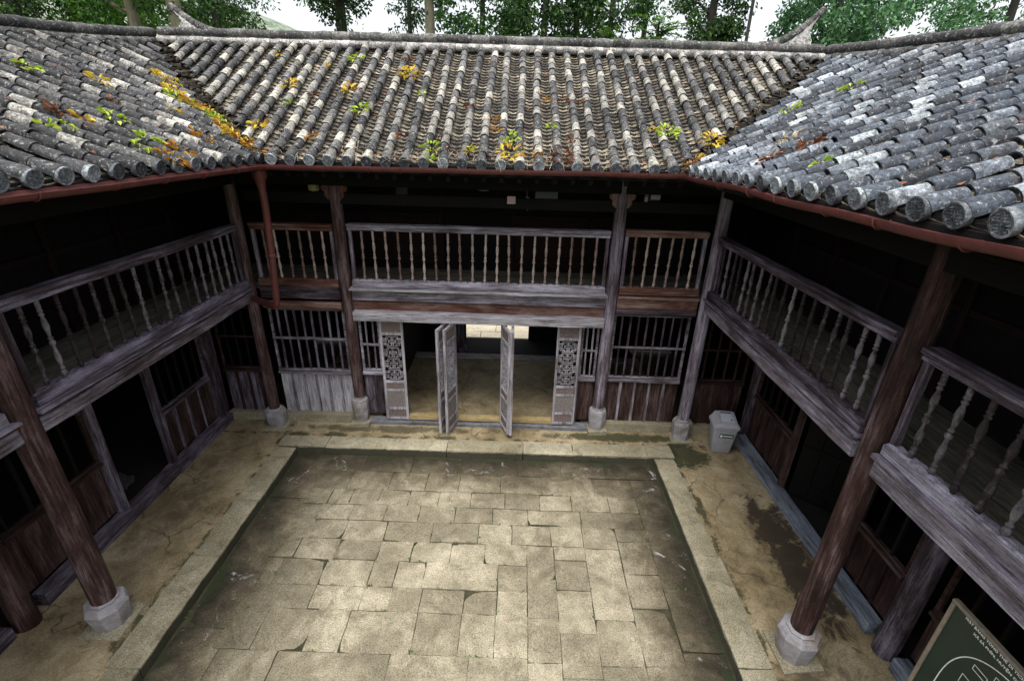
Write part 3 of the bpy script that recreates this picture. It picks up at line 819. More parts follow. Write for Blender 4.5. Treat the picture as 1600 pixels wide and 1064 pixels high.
# gutters
def gutter(par, pts, r_, wob):
    m = MB(); n = 60; vs = []; fs = []; P = [Vector(p) for p in pts]
    tot = sum((b_-a).length for a, b_ in zip(P, P[1:])); ring = 9
    d = (P[-1]-P[0]).normalized(); sd_ = d.cross(V(0, 0, 1)).normalized()
    for i in range(n+1):
        q = P[0].lerp(P[-1], i/n); q = q + V(0, 0, wob*noise.noise(V(i*.12, P[0].x, 0))) + sd_*wob*.8*noise.noise(V(i*.15, 7, P[0].y))
        for rr in (r_, r_-.006):
            for k in range(ring):
                a = math.pi*k/(ring-1) - .12
                vs.append(q + sd_*math.cos(a)*rr - V(0, 0, 1)*math.sin(a)*rr)
    w2 = ring*2
    for i in range(n):
        for k in range(ring-1):
            fs.append((i*w2+k, i*w2+k+1, (i+1)*w2+k+1, (i+1)*w2+k)); fs.append((i*w2+ring+k, (i+1)*w2+ring+k, (i+1)*w2+ring+k+1, i*w2+ring+k+1))
        for k in (0, ring-1): fs.append((i*w2+k, (i+1)*w2+k, (i+1)*w2+ring+k, i*w2+ring+k))
    m.add(vs, fs)
    for i in range(1, 12):                 # straps
        q = P[0].lerp(P[-1], i/12 + R(-.01, .01))
        pts_ = [q + sd_*math.cos(a)*(r_+.004) - V(0, 0, 1)*math.sin(a)*(r_+.004) for a in [math.pi*k/8 for k in range(9)]]
        m.tube(pts_, .007, 5)
    for q in (P[0].lerp(P[-1], .33), P[0].lerp(P[-1], .67)):   # sleeve joints
        pass
    return m.build('gutter', M_gutter, par, loc=WL[par.name], smooth=True, angle=50)
for par, A_, B_, n_o in ((roofF, (XEL, YE-.005, ZE), (XER, YE-.005, ZE), (0, 1, 0)), (roofL, (shL(XEL-.005, YE), YE, ZE), (shL(XEL-.005, -.6), -.6, ZE), (-1, 0, 0)), (roofR, (shR(XER+.005, YE), YE, ZE), (shR(XER+.005, -.6), -.6, ZE+zeR(-.6)), (1, 0, 0))):
    m = MB(); A_, B_ = Vector(A_), Vector(B_); n_o = Vector(n_o)
    m.beam(A_ + n_o*.02 + V(0, 0, -.035), B_ + n_o*.02 + V(0, 0, -.035), .03, .10, .004); m.build('eave_board', WD('dark', 'x' if par is roofF else 'y'), par)
gz = ZE - .035
gutter(roofF, [(XEL+.02, YE-.09, gz+.0), (XER-.02, YE-.09, gz+.03)], .062, .012)
gutter(roofL, [(shL(XEL+.07, YE-.02), YE-.02, gz), (shL(XEL+.07, -.6), -.6, gz-.03)], .062, .012)
gutter(roofR, [(shR(XER-.06, YE-.05), YE-.05, gz+.02), (shR(XER-.06, -.6), -.6, gz+.07)], .055, .03)
# downpipe at the far left corner
m = MB()
m.lathe((-3.44, 6.56, 4.25), [(.055, 0), (.058, .02), (.068, .10), (.095, .13), (.095, .25), (.08, .26)], 16)
m.tube([(-3.44, 6.56, 4.30), (-3.455, 6.60, 4.05), (-3.50, 6.62, 3.3), (-3.56, 6.64, 2.62), (-3.60, 6.66, 2.54), (-3.70, 6.76, 2.50), (-4.20, 7.16, 2.47)], .050, 12)
m.lathe((-3.50, 6.62, 3.28), [(.052, 0), (.057, .005), (.057, .06), (.052, .065)], 14)
m.build('downpipe', M_gutter, far, smooth=True, angle=50)

# --- columns with stone bases
def column(par, x, y, h0, r_, kind, pz=0.0, drum=False, top=4.45, br=False, bs=.225, lean=(0, 0)):
    m = MB(); n = 14; pts = []; rs = []
    for i in range(n+1):
        t_ = i/n; z = h0 + (top-h0)*t_
        pts.append((x + lean[0]*t_ + .010*noise.noise(V(z*.7, x, 1)), y + lean[1]*t_ + .010*noise.noise(V(z*.7, x, 5)), z)); rs.append(r_*(1 - .10*t_)*(1+.03*noise.noise(V(z*1.3, x, 2))))
    rs[0] *= .97
    m.tube(pts, rs, 18, True, .012)
    c = m.build('column', WD(kind, 'z'), par, smooth=True, angle=60)
    b_ = MB()
    if drum: prof = [(bs*.80, .05), (bs*.86, .10), (bs*.98, .22), (bs, h0-.12), (bs*.92, h0-.06), (bs*.66, h0-.05), (bs*.64, h0+.0)]
    else: prof = [(bs*.78, 0.0), (bs*.80, .02), (bs*.97, h0-.14), (bs, h0-.10), (bs*.90, h0-.045), (bs*.68, h0-.04), (bs*.70, h0-.015), (bs*.62, h0)]
    b_.lathe((x, y, pz), [(q, z-pz) for q, z in prof], 8, math.pi/8)
    o = b_.build('stone_base', M_basest, c)
    pl = MB()
    pl.prism([(x+q*bs, y+v_*bs, -.03) for q, v_ in ((-1.05+R(-.1, .1), -1.15), (1.1, -1.0+R(-.15, .1)), (1.15+R(-.1, .1), 1.0), (-1.0, 1.1))], (0, 0, .045 if not drum else .085))
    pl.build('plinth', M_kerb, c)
    if br:
        for sx in (-1, 1):
            k_ = MB()
            prof2 = [(.08, 0), (.17, .0), (.20, -.03), (.18, -.08), (.14, -.10), (.15, -.15), (.11, -.20), (.07, -.22)]
            k_.prism([(x + lean[0] + sx*a, y-.05, 4.21+z) for a, z in prof2], (0, .07, 0))
            k_.build('bracket', WD('rust', 'z'), c)
    return c
column(far, -4.30, 7.28, .371, .092, 'redc', bs=.19)
column(far, -2.80, 7.46, .56, .098, 'redc', drum=True, br=True, bs=.152)
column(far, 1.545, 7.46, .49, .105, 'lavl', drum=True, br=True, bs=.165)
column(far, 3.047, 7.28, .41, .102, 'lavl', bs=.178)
column(lef, -4.32, 3.47, .364, .118, 'redc', bs=.205)
column(rig, 3.07, 3.38, .41, .112, 'redc', bs=.21)
column(lef, -4.36, -0.55, .364, .138, 'brown', bs=.235)
column(rig, 3.10, -0.55, .41, .135, 'brown', bs=.24)

# --- eave beams on the column heads
m = MB(); m.beam((-4.3, 7.45, 4.30), (3.05, 7.45, 4.30), .16, .18); m.build('eave_beam', WD('dark', 'x'), far)
m = MB(); m.beam((-4.2, 7.45, 4.02), (3.0, 7.45, 4.02), .07, .16); m.build('tie_beam', WD('dark', 'x'), far)
m = MB(); m.beam((-4.32, -1.5, 4.30), (-4.3, 7.3, 4.30), .16, .18); m.build('eave_beam', WD('dark', 'y'), lef)
m = MB(); m.beam((3.1, -1.5, 4.30), (3.05, 7.3, 4.30), .16, .18); m.build('eave_beam', WD('dark', 'y'), rig)
# rafters under the eaves
m = MB()
for i in range(24):
    x = -3.3 + .235*i; m.beam((x, YE+.02, ZE-.16), (x, 8.58, zat(2.03)-.16), .055, .07, .003)
m.build('rafters', WD('dark', 'y'), far)

# --- balusters
bal_prof = [(0, .017), (.03, .017), (.045, .025), (.085, .026), (.10, .013), (.125, .025), (.15, .013), (.17, .014), (.21, .023), (.28, .026), (.38, .015), (.42, .012), (.44, .025), (.47, .028), (.495, .013), (.515, .025), (.545, .012), (.58, .016), (.67, .027), (.74, .023), (.79, .013), (.815, .025), (.84, .013), (.86, .025), (.885, .016), (.90, .021), (1.0, .020)]
def wood_rand(name, a, b_, c):
    m, t, bs = newmat(name); k = NT(t)
    v, ov, rnd = k.objvec()
    n = k.noise(k.mapping(v, (9, 9, 5)), 2.6, 5, .7)
    f = k.math('ADD', k.math('MULTIPLY', rnd, .45), k.math('MULTIPLY', n, .75))
    col = k.ramp(f, [(0.30, a), (0.58, b_), (0.85, c)])
    col = k.mix(.8, col, k.ramp(k.noise(v, 70, 3, .7), [(0.3, .6), (0.7, 1.3)]), 'MULTIPLY')
    k.l(col, bs.inputs['Base Color']); bs.inputs['Roughness'].default_value = .8; bs.inputs['Specular IOR Level'].default_value = .25
    k.bump(bs, n, .4, .006); return m
M_balF = wood_rand('baluster_tan', (0.10, 0.06, 0.05), (0.25, 0.185, 0.155), (0.46, 0.40, 0.35))
M_balS = wood_rand('baluster_grey', (0.008, 0.004, 0.0036), (0.034, 0.025, 0.027), (0.19, 0.17, 0.19))
def baluster_proto(mat, par, P, h, rs=1.0):
    m = MB(); m.lathe(P, [(r_*rs, z*h) for z, r_ in bal_prof], 10)
    return m.build('baluster', mat, par, loc=P, smooth=True, angle=50)
PROTO = {}
def railing(par, A, B, zt, zs, n, kind_top, kind_sill, matb, rs, face, end_posts=True, capw=.13, sill_h=.11):
    """A,B plan points; handrail top zt, sill top zs"""
    A, B = V(A[0], A[1], 0), V(B[0], B[1], 0); d = (B-A).normalized(); ax = 'x' if abs(d.x) > .7 else 'y'
    m = MB()
    m.beam(A+V(0, 0, zt-.022), B+V(0, 0, zt-.022), capw, .044, .004)
    m.beam(A+V(0, 0, zt-.076), B+V(0, 0, zt-.076), capw*.62, .058, .003)
    r_ = m.build('railing', WD(kind_top, ax), par)
    s_ = MB(); f = Vector(face)
    s_.beam(A+V(0, 0, zs-sill_h/2), B+V(0, 0, zs-sill_h/2), .13, sill_h, .004)
    nn = int((B-A).length/.115); ns_ = nn*8; vs = []; fs = []; sd2 = f.normalized()
    for i in range(ns_+1):                     # worn scalloped upper edge between the spindles
        p = A.lerp(B, i/ns_); c_ = abs(math.sin(math.pi*i/8)); h_ = .004 + .016*c_ + R(-.001, .001); o_ = .046 + .010*c_
        vs += [p - sd2*.05 + V(0, 0, zs-.004), p - sd2*.04 + V(0, 0, zs+h_*.8), p + sd2*(o_-.014) + V(0, 0, zs+h_), p + sd2*o_ + V(0, 0, zs-.004)]
    for i in range(ns_):
        for q in range(3): fs.append((i*4+q, i*4+q+1, (i+1)*4+q+1, (i+1)*4+q))
    s_.add(vs, fs)
    s_.build('sill', WD(kind_sill, ax), r_)
    if end_posts:
        for q in (A + d*.03, B - d*.03):
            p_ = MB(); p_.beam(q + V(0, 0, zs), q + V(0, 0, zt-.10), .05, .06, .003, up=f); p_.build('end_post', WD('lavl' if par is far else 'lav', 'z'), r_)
    h = zt - .10 - zs
    L = (B-A).length
    for i in range(n):
        t_ = (i + 1.0)/(n + 1.0)
        P = A.lerp(B, t_) + V(0, 0, zs)
        key = (matb.name, round(h, 2), rs)
        if key not in PROTO: PROTO[key] = baluster_proto(matb, r_, P, h, rs); c = PROTO[key]
        else: c = copy_to(PROTO[key], P, r_)
        c.rotation_euler = (R(-.022, .022), R(-.022, .022), R(0, 6.28))
    return r_
railing(far, (-2.66, 7.42), (1.42, 7.42), 3.655, 2.755, 20, 'grey', 'grey', M_balF, .92, (0, -1, 0))
railing(far, (-4.20, 7.45), (-2.90, 7.45), 3.625, 2.73, 6, 'rust', 'rust', M_balF, .92, (0, -1, 0))
railing(far, (1.66, 7.45), (2.94, 7.45), 3.68, 2.755, 6, 'rust', 'rust', M_balF, .95, (0, -1, 0))
railing(lef, (-4.33, 3.61), (-4.30, 7.18), 3.637, 2.75, 18, 'lav', 'lav', M_balS, .98, (1, 0, 0))
railing(rig, (3.07, 3.52), (3.05, 7.18), 3.66, 2.815, 18, 'lav', 'lav', M_balS, .98, (-1, 0, 0))
railing(rig, (3.10, -0.42), (3.07, 3.24), 3.66, 2.80, 18, 'lav', 'grey', M_balS, 1.0, (-1, 0, 0), capw=.15)
railing(lef, (-4.36, -0.42), (-4.33, 3.33), 3.637, 2.75, 17, 'lav', 'grey', M_balS, 1.0, (1, 0, 0))

# --- balcony floors (boards) and edge beams
def boards(m, x0, x1, y0, y1, z, along, wd=.2, th=.07):
    if along == 'y':
        x = x0
        while x < x1 - .01:
            w_ = min(wd*R(.85, 1.15), x1-x); m.box(x+.003, x+w_-.003, y0, y1, z-th+R(-.002, .002), z+R(-.003, .003)); x += w_
    else:
        y_ = y0
        while y_ < y1 - .01:
            w_ = min(wd*R(.85, 1.15), y1-y_); m.box(x0, x1, y_+.003, y_+w_-.003, z-th+R(-.002, .002), z+R(-.003, .003)); y_ += w_
m = MB(); boards(m, -4.355, 3.055, 7.50, 11.7, 2.64, 'x'); m.box(-4.355, 3.055, 7.52, 11.7, 2.52, 2.562); m.build('balcony_floor', WD('olive', 'x'), far)
m = MB(); boards(m, -8.7, -4.36, -1.5, 11.7, 2.66, 'y'); m.box(-8.7, -4.37, -1.5, 11.7, 2.52, 2.582); m.build('balcony_floor', WD('olive', 'y'), lef)
m = MB(); boards(m, 3.06, 7.6, -1.5, 11.7, 2.68, 'y'); m.box(3.075, 7.6, -1.5, 11.7, 2.52, 2.602); m.build('balcony_floor', WD('olive', 'y'), rig)
# far wing edge: ledge, fascia, set-back board, lintel
m = MB()
m.beam((-2.70, 7.385, 2.622), (1.46, 7.385, 2.622), .22, .028); m.build('ledge', WD('pale', 'x'), far)
m = MB(); m.beam((-2.70, 7.455, 2.487), (1.46, 7.455, 2.487), .10, .165); m.build('fascia_board', WD('grey', 'x'), far)
m = MB(); m.beam((-2.70, 7.49, 2.297), (1.46, 7.49, 2.297), .08, .170); m.build('frieze_board', WD('rust', 'x'), far)
m = MB(); m.beam((-2.70, 7.41, 2.148), (1.46, 7.41, 2.148), .17, .155, .005); m.build('lintel', WD('pale', 'x'), far)
for (x0, x1, z3, k1) in ((-4.21, -2.90, 2.28, 'lav'), (1.65, 2.96, 2.35, 'rust')):
    m = MB(); m.beam((x0, 7.43, 2.60), (x1, 7.43, 2.60), .16, .035); m.build('ledge', WD(k1, 'x'), far)
    m = MB(); m.beam((x0, 7.46, 2.49), (x1, 7.46, 2.49), .12, .17); m.build('fascia_board', WD(k1, 'x'), far)
    m = MB(); m.tube([(x0, 7.46, z3), ((x0+x1)/2, 7.46, z3-.01), (x1, 7.46, z3)], .075, 10, True, .02); m.build('cross_beam', WD('rust' if x0 < 0 else 'lav', 'x'), far, smooth=True, angle=40)
# side wing edges
def side_edge(par, x, sg, y0, y1, zs, kind):
    m = MB(); m.beam((x+sg*.025, y0, zs-.128), (x+sg*.025, y1, zs-.128), .20, .028, .004); m.build('ledge', WD('lavl', 'y'), par)
    m = MB(); m.beam((x+sg*.0, y0, zs-.262), (x+sg*.0, y1, zs-.262), .15, .145, .007); m.build('edge_beam', WD(kind, 'y'), par)
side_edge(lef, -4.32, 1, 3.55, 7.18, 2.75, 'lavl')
side_edge(lef, -4.34, 1, -1.4, 3.38, 2.75, 'grey')
side_edge(rig, 3.06, -1, 3.50, 7.18, 2.81, 'lavl')
side_edge(rig, 3.08, -1, -1.4, 3.26, 2.80, 'grey')

# --- wall panels
def frame_of(A, B, out):
    A, B = V(A[0], A[1], 0), V(B[0], B[1], 0); u = (B-A).normalized(); n = V(out[0], out[1], 0); return A, u, n, (B-A).length
def bayparts(par, A, B, out, z_sill, z_mid, z_top, nb, ns, k_board, k_bar, k_frame, mid2=None, bar_w=.035, raised=True):
    """panelled dado below, barred lattice above; returns nothing, makes wall_panel + lattice_window"""
    A, u, n, L = frame_of(A, B, out); ax = 'x' if abs(u.x) > .7 else 'y'; Z = V(0, 0, 1)
    m = MB()
    if z_mid > z_sill + .05:
        for i in range(nb):
            x0, x1 = L*i/nb, L*(i+1)/nb
            c = A + u*((x0+x1)/2) + n*(-.02+R(-.004, .004)) + Z*((z_sill+z_mid)/2)
            m.obox(c, (u, n, Z), ((x1-x0)/2-.003, .012, (z_mid-z_sill)/2))
        o = m.build('wall_panel', WD(k_board, 'z'), par)
        if raised:
            s_ = MB()
            for i in range(1, nb):
                c = A + u*(L*i/nb); s_.beam(c + Z*z_sill, c + Z*(z_mid-.03), .045, .04, .003, up=n)
            if nb > 1: s_.build('batten', WD(k_frame, 'z'), o)
    w_ = MB()
    w_.beam(A + Z*z_mid + n*.015, A + u*L + Z*z_mid + n*.015, .075, .05, .003)
    w_.beam(A + Z*(z_mid+.055) + n*.0, A + u*L + Z*(z_mid+.055), .05, .035, .003)
    w_.beam(A + Z*(z_top-.02), A + u*L + Z*(z_top-.02), .05, .04, .003)
    if mid2: w_.beam(A + Z*mid2 + n*.008, A + u*L + Z*mid2 + n*.008, .05, .035, .003)
    for q in (0.02, L-.02): w_.beam(A + u*q + Z*z_mid, A + u*q + Z*z_top, .04, .045, .003, up=n)
    o = w_.build('lattice_window', WD(k_frame, ax), par)
    b_ = MB()
    for i in range(ns):
        q = A + u*(L*(i+1)/(ns+1)); b_.beam(q + Z*(z_mid+.05), q + Z*(z_top-.02), bar_w, .03, .003, up=n)
    b_.build('bars', WD(k_bar, 'z'), o)
WY = 7.545
# far wing ground floor
bayparts(far, (-4.22, WY), (-2.92, WY), (0, -1), .14, .965, 2.19, 6, 8, 'pale', 'lav', 'grey', 1.63)
bayparts(far, (1.66, WY), (2.95, WY), (0, -1), .14, 1.01, 2.26, 5, 8, 'brown', 'lav', 'grey', 1.645)
bayparts(far, (-2.70, WY), (-2.34, WY), (0, -1), .14, 1.0, 2.06, 2, 2, 'lav', 'grey', 'grey', 1.55, .03, False)
bayparts(far, (1.14, WY), (1.44, WY), (0, -1), .14, 1.0, 2.06, 2, 2, 'brown', 'grey', 'grey', 1.56, .03, False)
bayparts(far, (-5.22, WY), (-4.38, WY), (0, -1), .14, .97, 2.19, 4, 4, 'lav', 'dark', 'brown', 1.63)
bayparts(far, (3.15, WY), (4.10, WY), (0, -1), .14, 1.0, 2.26, 4, 4, 'brown', 'brown', 'brown', 1.645)
# stone sill course below the far wall
m = MB()
for (x0, x1) in ((-5.25, -4.4), (-4.25, -2.9), (1.65, 2.95), (3.15, 4.1)):
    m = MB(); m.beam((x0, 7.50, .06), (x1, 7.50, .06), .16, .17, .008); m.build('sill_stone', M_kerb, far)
m = MB(); m.beam((-2.68, 7.49, .0), (1.42, 7.49, .0), .20, .11, .008); m.build('sill_stone', plain('sill_bluish', (0.15, 0.155, 0.175), .8, .45, 7, .3, 0, (0.04, 0.042, 0.03)), far)
m = MB(); m.beam((-2.30, 7.53, .11), (1.12, 7.53, .11), .12, .075, .005)
m.build('threshold', plain('threshold_worn', (0.33, 0.25, 0.12), .7, .3, 9), far)
# door jamb posts
m = MB(); m.beam((-2.335, 7.55, .10), (-2.335, 7.55, 2.07), .05, .06, up=(0, 1, 0)); m.build('door_post', WD('grey', 'z'), far)
m = MB(); m.beam((1.13, 7.55, .10), (1.13, 7.55, 2.07), .05, .06, up=(0, 1, 0)); m.build('door_post', WD('grey', 'z'), far)

# folding door leaves
def door_leaf(hx, hy, ang, wd, flip=1, z0=.085, z1=2.06):
    """hinge point, direction angle of the leaf in plan (deg)"""
    a = rad(ang); u = V(math.cos(a), math.sin(a), 0); n = V(-math.sin(a), math.cos(a), 0)*flip; Z = V(0, 0, 1); H = V(hx, hy, 0)
    m = MB(); t_ = .045
    def st(x0, x1, za, zb, th=t_): m.obox(H + u*((x0+x1)/2) + Z*((za+zb)/2), (u, n, Z), ((x1-x0)/2, th/2, (zb-za)/2))
    sw = .042
    st(0, sw, z0, z1); st(wd-sw, wd, z0, z1)
    hh = z1 - z0
    rails = [0, .035, .105, .135, .30, .325, .385, .41, .86, .885, .965, 1.0]
    for a0, a1 in ((0, .025), (.105, .128), (.30, .322), (.385, .405), (.855, .88), (.975, 1.0)):
        st(sw+.001, wd-sw-.001, z0+hh*a0, z0+hh*a1, t_*.9)
    o = m.build('door_leaf', WD('pale', 'z'), far)
    for a0, a1 in ((.026, .104), (.323, .384), (.881, .974)):
        p_ = MB(); p_.obox(H + u*wd/2 + Z*(z0+hh*(a0+a1)/2), (u, n, Z), (wd/2-sw-.002, .010, hh*(a1-a0)/2))
        for q in range(9):      # shallow carving
            c = H + u*R(sw+.03, wd-sw-.03) + n*.012*random.choice((-1, 1)) + Z*(z0+hh*R(a0+.01, a1-.01)); p_.obox(c, (u, n, Z), (R(.008, .03), .004, R(.004, .010)))
        p_.build('panel', M_carveD, o)
    c_ = MB(); a0, a1 = .129, .299
    c_.obox(H + u*wd/2 + Z*(z0+hh*(a0+a1)/2), (u, n, Z), (wd/2-sw-.002, .009, hh*(a1-a0)/2))
    for s_ in (-1, 1):
        for q in range(26):
            aa = q*2.4; rr = .022*math.sqrt(q)
            c = H + u*(wd/2 + rr*math.cos(aa)*1.1) + n*(s_*.011) + Z*(z0+hh*(a0+a1)/2 + rr*math.sin(aa)*1.35)
            c_.obox(c, (u*math.cos(aa)+Z*math.sin(aa), n, Z*math.cos(aa)-u*math.sin(aa)), (.016, .006, .007))
    c_.build('carved_panel', M_carve, o)
    l_ = MB(); za, zb = z0+hh*.405, z0+hh*.855; x0, x1 = sw, wd-sw; W_ = x1-x0; Hh = zb-za; bw = .0042
    def lb(xa, xb, z_): l_.obox(H + u*(x0+(xa+xb)/2) + Z*z_, (u, n, Z), (abs(xb-xa)/2, .010, bw))
    def lv(x, zc, hz): l_.obox(H + u*(x0+x) + Z*zc, (u, n, Z), (bw, .009, hz))
    nr = 25
    for i in range(1, nr):
        z_ = za + Hh*i/nr; k = i % 6
        if k in (0, 1): lb(W_*.18, W_*.82, z_)
        elif k in (2, 5): lb(0, W_*.30, z_); lb(W_*.70, W_, z_); lb(W_*.40, W_*.60, z_)
        else: lb(0, W_*.22, z_); lb(W_*.28, W_*.72, z_); lb(W_*.78, W_, z_)
        if k in (1, 3): 
            for f in (.30, .70): lv(W_*f, z_+Hh/nr*.5, Hh/nr*.5)
        elif k == 5:
            for f in (.18, .5, .82): lv(W_*f, z_, Hh/nr*.9)
        elif k == 2:
            for f in (.12, .45, .55, .88): lv(W_*f, z_, Hh/nr*.8)
    l_.build('lattice', WD('pale', 'x'), o)
    h_ = MB(); h_.tube([H + u*.02 + Z*(z1-.005), H + u*.02 + Z*(z1+.025)], .014, 8); h_.lathe(H + u*(wd*.45) + Z*(z1-.002), [(.008, 0), (.02, .01), (.02, .022), (.008, .032)], 8)
    h_.build('hinge_pin', WD('grey', 'z'), o)
    return o
door_leaf(-2.325, 7.465, 1.5, .405)
door_leaf(.715, 7.465, 1.0, .405)
door_leaf(-1.165, 7.47, 255, .43)
door_leaf(-1.03, 7.47, 253, .43)
door_leaf(-.225, 7.47, 290, .43)
door_leaf(-.045, 7.47, 271, .43)

# inside of the far wing
m = MB()
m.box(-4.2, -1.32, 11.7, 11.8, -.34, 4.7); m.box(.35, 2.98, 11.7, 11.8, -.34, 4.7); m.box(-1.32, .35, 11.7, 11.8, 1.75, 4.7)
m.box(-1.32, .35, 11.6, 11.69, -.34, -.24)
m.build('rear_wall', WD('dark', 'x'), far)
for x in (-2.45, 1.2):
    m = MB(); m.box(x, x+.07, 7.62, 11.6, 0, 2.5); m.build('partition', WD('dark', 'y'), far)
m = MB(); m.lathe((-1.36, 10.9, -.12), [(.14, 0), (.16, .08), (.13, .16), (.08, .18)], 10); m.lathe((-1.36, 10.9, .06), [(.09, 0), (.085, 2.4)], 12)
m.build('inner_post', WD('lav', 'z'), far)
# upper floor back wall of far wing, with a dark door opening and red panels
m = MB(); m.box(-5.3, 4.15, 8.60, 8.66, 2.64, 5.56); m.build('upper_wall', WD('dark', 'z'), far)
for (x0, x1) in ((-3.9, -2.7), (-2.6, -1.42), (-.08, 1.2), (1.3, 2.6)):
    m = MB()
    m.beam((x0, 8.57, 3.63), (x1, 8.57, 3.63), .06, .07); m.beam((x0, 8.57, 2.80), (x1, 8.57, 2.80), .06, .09)
    for q in range(5): m.beam((x0+(x1-x0)*q/4, 8.575, 2.72), (x0+(x1-x0)*q/4, 8.575, 3.62), .05, .05, up=(0, 1, 0))
    for q in range(4): m.box(x0+(x1-x0)*(q+.08)/4, x0+(x1-x0)*(q+.92)/4, 8.585, 8.597, 2.86, 3.58)
    m.build('wall_panel', WD('red', 'x'), far)
for x in (-1.38, -.12):
    m = MB(); m.beam((x, 8.56, 2.66), (x, 8.56, 4.9), .09, .09, up=(0, 1, 0)); m.build('door_post', WD('red', 'z'), far)
m = MB(); m.box(.27, .66, 8.575, 8.595, 3.80, 4.16); o_ = m.build('window', M_glassy, far)
m = MB(); m.beam((.25, 8.57, 3.78), (.68, 8.57, 3.78), .05, .04); m.beam((.25, 8.57, 4.18), (.68, 8.57, 4.18), .05, .04); m.beam((.24, 8.57, 3.76), (.24, 8.57, 4.2), .04, .05, up=(0, 1, 0)); m.beam((.69, 8.57, 3.76), (.69, 8.57, 4.2), .04, .05, up=(0, 1, 0))
m.build('window_frame', WD('dark', 'x'), o_)
m = MB(); m.box(-2.15, -1.95, 8.575, 8.595, 3.84, 4.10); m.build('window', plain('pane_dim', (0.03, 0.032, 0.04), .4), far)

# --- side wings: lower and upper walls
XWL, XWR = -5.30, 4.16
def side_wall(par, xw, sg, bays, posts, zlow):
    """sg: +1 wall faces +x; bays: (y0,y1,kind)"""
    out = (sg, 0)
    for (ya, yb, kind, zm, nb, ns, kb) in bays:
        if kind == 'open': continue
        bayparts(par, (xw, ya), (xw, yb), out, .20, zm, 2.06, nb, ns, kb, 'dark', 'brown' if kind != 'g' else 'lav', None, .04)
    m = MB(); m.box(min(xw-sg*.02, xw-sg*.08), max(xw-sg*.02, xw-sg*.08), -1.5, 7.5, 2.06, 2.52); m.build('header_board', WD('dark', 'y'), par)
    for (y_, kind, wd) in posts:
        p_ = MB(); p_.beam((xw+sg*.02, y_, .14), (xw+sg*.02, y_, 2.5), wd, .09, .004, up=(0, 1, 0)); p_.build('wall_post', WD(kind, 'z'), par)
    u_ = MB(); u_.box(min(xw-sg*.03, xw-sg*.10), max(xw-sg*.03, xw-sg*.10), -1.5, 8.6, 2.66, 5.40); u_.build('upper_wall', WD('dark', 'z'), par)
    # faint red panelling of the upper gallery
    v_ = MB(); y_ = .2
    while y_ < 8:
        v_.beam((xw+sg*.0, y_, 2.7), (xw+sg*.0, y_, 4.8), .07, .06, up=(0, 1, 0)); v_.beam((xw, y_+.05, 3.62), (xw, y_+.95, 3.62), .05, .06); y_ += 1.0
    v_.build('upper_frame', WD('red', 'z'), par)
side_wall(lef, XWL, 1, [(5.98, 7.16, 'g', .99, 4, 5, 'brown'), (3.38, 4.86, 'b', .97, 4, 4, 'brown'), (1.9, 3.1, 'b', .97, 4, 4, 'brown'), (-1.4, 1.8, 'b', .97, 7, 8, 'brown')],
          [(7.25, 'lav', .14), (5.94, 'lav', .10), (4.93, 'lav', .11), (7.42, 'lav', .06)], .2)
side_wall(rig, XWR, -1, [(5.92, 7.14, 'b', .98, 5, 5, 'brown'), (3.62, 4.60, 'b', .86, 4, 3, 'brown'), (1.9, 3.25, 'b', .86, 4, 4, 'brown'), (-1.4, 1.8, 'b', .86, 7, 8, 'brown')],
          [(7.24, 'lav', .13), (5.86, 'brown', .07), (4.66, 'brown', .09)], .2)
for par, x, kind in ((lef, -5.24, 'lav'), (rig, 4.08, 'grey')):
    for ya, yb in ((3.62, 7.38), (-1.4, 3.24)):
        m = MB(); m.beam((x, ya, .08), (x, yb, .08), .16, .17, .008); m.build('wall_sill', WD('lav', 'y') if par is lef else WD('blue', 'y'), par)
# round inner posts on the wall line
for par, x, y_, kind in ((lef, -5.20, 3.40, 'brown'), (rig, 4.08, 3.42, 'lav')):
    m = MB(); m.tube([(x, y_, -.02), (x, y_, 1.3), (x, y_, 2.55)], [.115, .11, .108], 16, True, .01); m.build('wall_post', WD(kind, 'z'), par, smooth=True, angle=60)
# half open plank door inside the right-hand opening
m = MB()
u = V(.75, -.66, 0)
for i in range(4): m.obox(V(4.22, 5.78, 1.08) + u*(.12+.24*i), (u, V(.66, .75, 0), V(0, 0, 1)), (.115, .014, .95))
for z in (.35, .95, 1.35): m.obox(V(4.22, 5.78, z) + u*.48 - V(.66, .75, 0)*.022, (u, V(.66, .75, 0), V(0, 0, 1)), (.47, .008, .04))
m.build('plank_door', WD('dark', 'z'), rig)
# rooms behind; unseen near end walls added to keep light out
m = MB(); m.box(-8.8, -8.7, -1.5, 11.7, -.3, 4.7); m.box(-8.7, -4.4, -1.6, -1.5, -.3, 5.0); m.box(-8.7, -4.2, 11.7, 11.8, -.3, 4.7); m.build('outer_wall_and_added_end', WD('dark', 'z'), lef)
m = MB(); m.box(7.6, 7.7, -1.5, 11.7, -.3, 4.7); m.box(3.1, 7.6, -1.6, -1.5, -.3, 5.0); m.box(2.98, 7.6, 11.7, 11.8, -.3, 4.7); m.build('outer_wall_and_added_end', WD('dark', 'z'), rig)
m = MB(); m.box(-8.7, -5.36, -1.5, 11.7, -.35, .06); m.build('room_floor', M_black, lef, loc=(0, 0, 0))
m = MB(); m.box(4.22, 7.6, -1.5, 11.7, -.35, .06); m.build('room_floor', M_black, rig, loc=(0, 0, 0))
